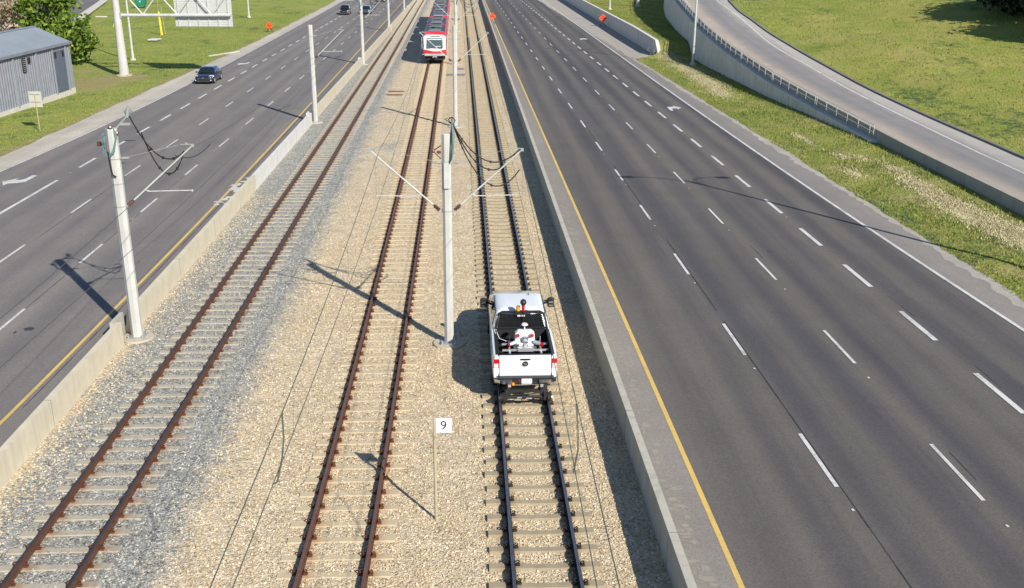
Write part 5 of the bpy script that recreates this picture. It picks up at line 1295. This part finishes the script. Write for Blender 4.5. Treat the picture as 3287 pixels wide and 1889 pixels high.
while len(pts) < 48000:                       # right verge
    y = 13+r_.random()**1.25*205; x0, x1 = RP(y)-.1, WX(y)-.05
    if y > 124: x0 = SW(y)+.5
    if x1 <= x0: continue
    u = r_.random(); x = x0+(x1-x0)*u
    if dryness(x, y) > .35 and r_.random() < .8: continue
    pts.append((x, y, TER(y)))
blades('grass', pts, .13, .055, 1, M['blade'])
pts = []
while len(pts) < 30000:                       # left verge
    y = 55+r_.random()*150; d = r_.random()**1.5*32
    x = LPV(y)-d-.05
    if -47 < x < -40.5 and y < 94.4: continue
    if r_.random() < ldry(x, y): continue
    pts.append((x, y, lz(x, y)))
blades('grass', pts, .11, .07, 2, M['blade'])
pts = []
while len(pts) < 60000:                       # hill
    y = 40+r_.random()*210; d = .3+r_.random()*75
    x = CXF(y)+d; pts.append((x, y, hillz(x, y)))
blades('grass', pts, .14, .10, 3, M['blade'])
# pale dry weeds along the right verge
def patch(cs, n, seed):
    g = random.Random(seed); out = []
    tot = sum(c[2]*c[3] for c in cs)
    while len(out) < n:
        c = g.choices(cs, [c[2]*c[3] for c in cs])[0]
        a, r = g.uniform(0, 6.283), abs(g.gauss(0, .75))
        b = G(c[0], c[1]); x = b.x+c[2]*r*math.cos(a)-TK*c[3]*r*math.sin(a); y = b.y+c[3]*r*math.sin(a)
        if RP(y)+.3 < x < WX(y)-.3: out.append((x, y, TER(y)+.03))
    return out
blades('dry_weeds', patch(FC, 45000, 5), .09, .06, 6, M['flower'], .9)

# loose stones on top of the ballast near the camera
def stones(name, pts, size, seed, mt):
    g = np.random.default_rng(seed); n = len(pts); B = np.array(pts)
    base = np.array([(1, 0, 0), (0, 1, 0), (-1, 0, 0), (0, -1, 0), (0, 0, .8), (0, 0, -.8)])
    s_ = size*(.5+.9*g.random((n, 1, 1)))
    V = base[None]*s_*(.6+.8*g.random((n, 6, 1)))
    a = g.uniform(0, 6.283, n); c, d = np.cos(a)[:, None], np.sin(a)[:, None]
    X = V[:, :, 0]*c-V[:, :, 1]*d; Y = V[:, :, 0]*d+V[:, :, 1]*c
    V = np.stack([X, Y, V[:, :, 2]+X*g.uniform(-.5, .5, (n, 1))], 2)+B[:, None, :]
    f = np.array([(0, 1, 4), (1, 2, 4), (2, 3, 4), (3, 0, 4), (1, 0, 5), (2, 1, 5), (3, 2, 5), (0, 3, 5)])
    F = (f[None]+6*np.arange(n)[:, None, None]).reshape(-1, 3)
    return tag(npmesh(name, V.reshape(-1, 3), F, mt), kind='stuff')
M['stone_tan'] = mat_leaf('loose_stone_tan', [(.1, (.20, .155, .10)), (.4, (.41, .335, .22)), (.7, (.515, .43, .295)), (.95, (.71, .64, .50))], 0)
M['stone_grey'] = mat_leaf('loose_stone_grey', [(.1, (.09, .089, .082)), (.4, (.205, .204, .186)), (.7, (.305, .303, .276)), (.95, (.56, .55, .50))], 0)
r_ = random.Random(77); tn, gr = [], []
while len(tn)+len(gr) < 60000:
    y = 15.5+40*r_.random()**1.35; x = LB(y)+.05+(RB(y)-LB(y)-.1)*r_.random()
    if min(abs(abs(x-t(y))-.7525) for t in (TA, TB, TC)) < .09: continue
    d = x-TA(y)+r_.gauss(0, .35)
    (gr if -1.7 < d < 2.5 else tn).append((x, y, .006))
stones('gravel', tn, .031, 1, M['stone_tan']); stones('gravel', gr, .033, 2, M['stone_grey'])
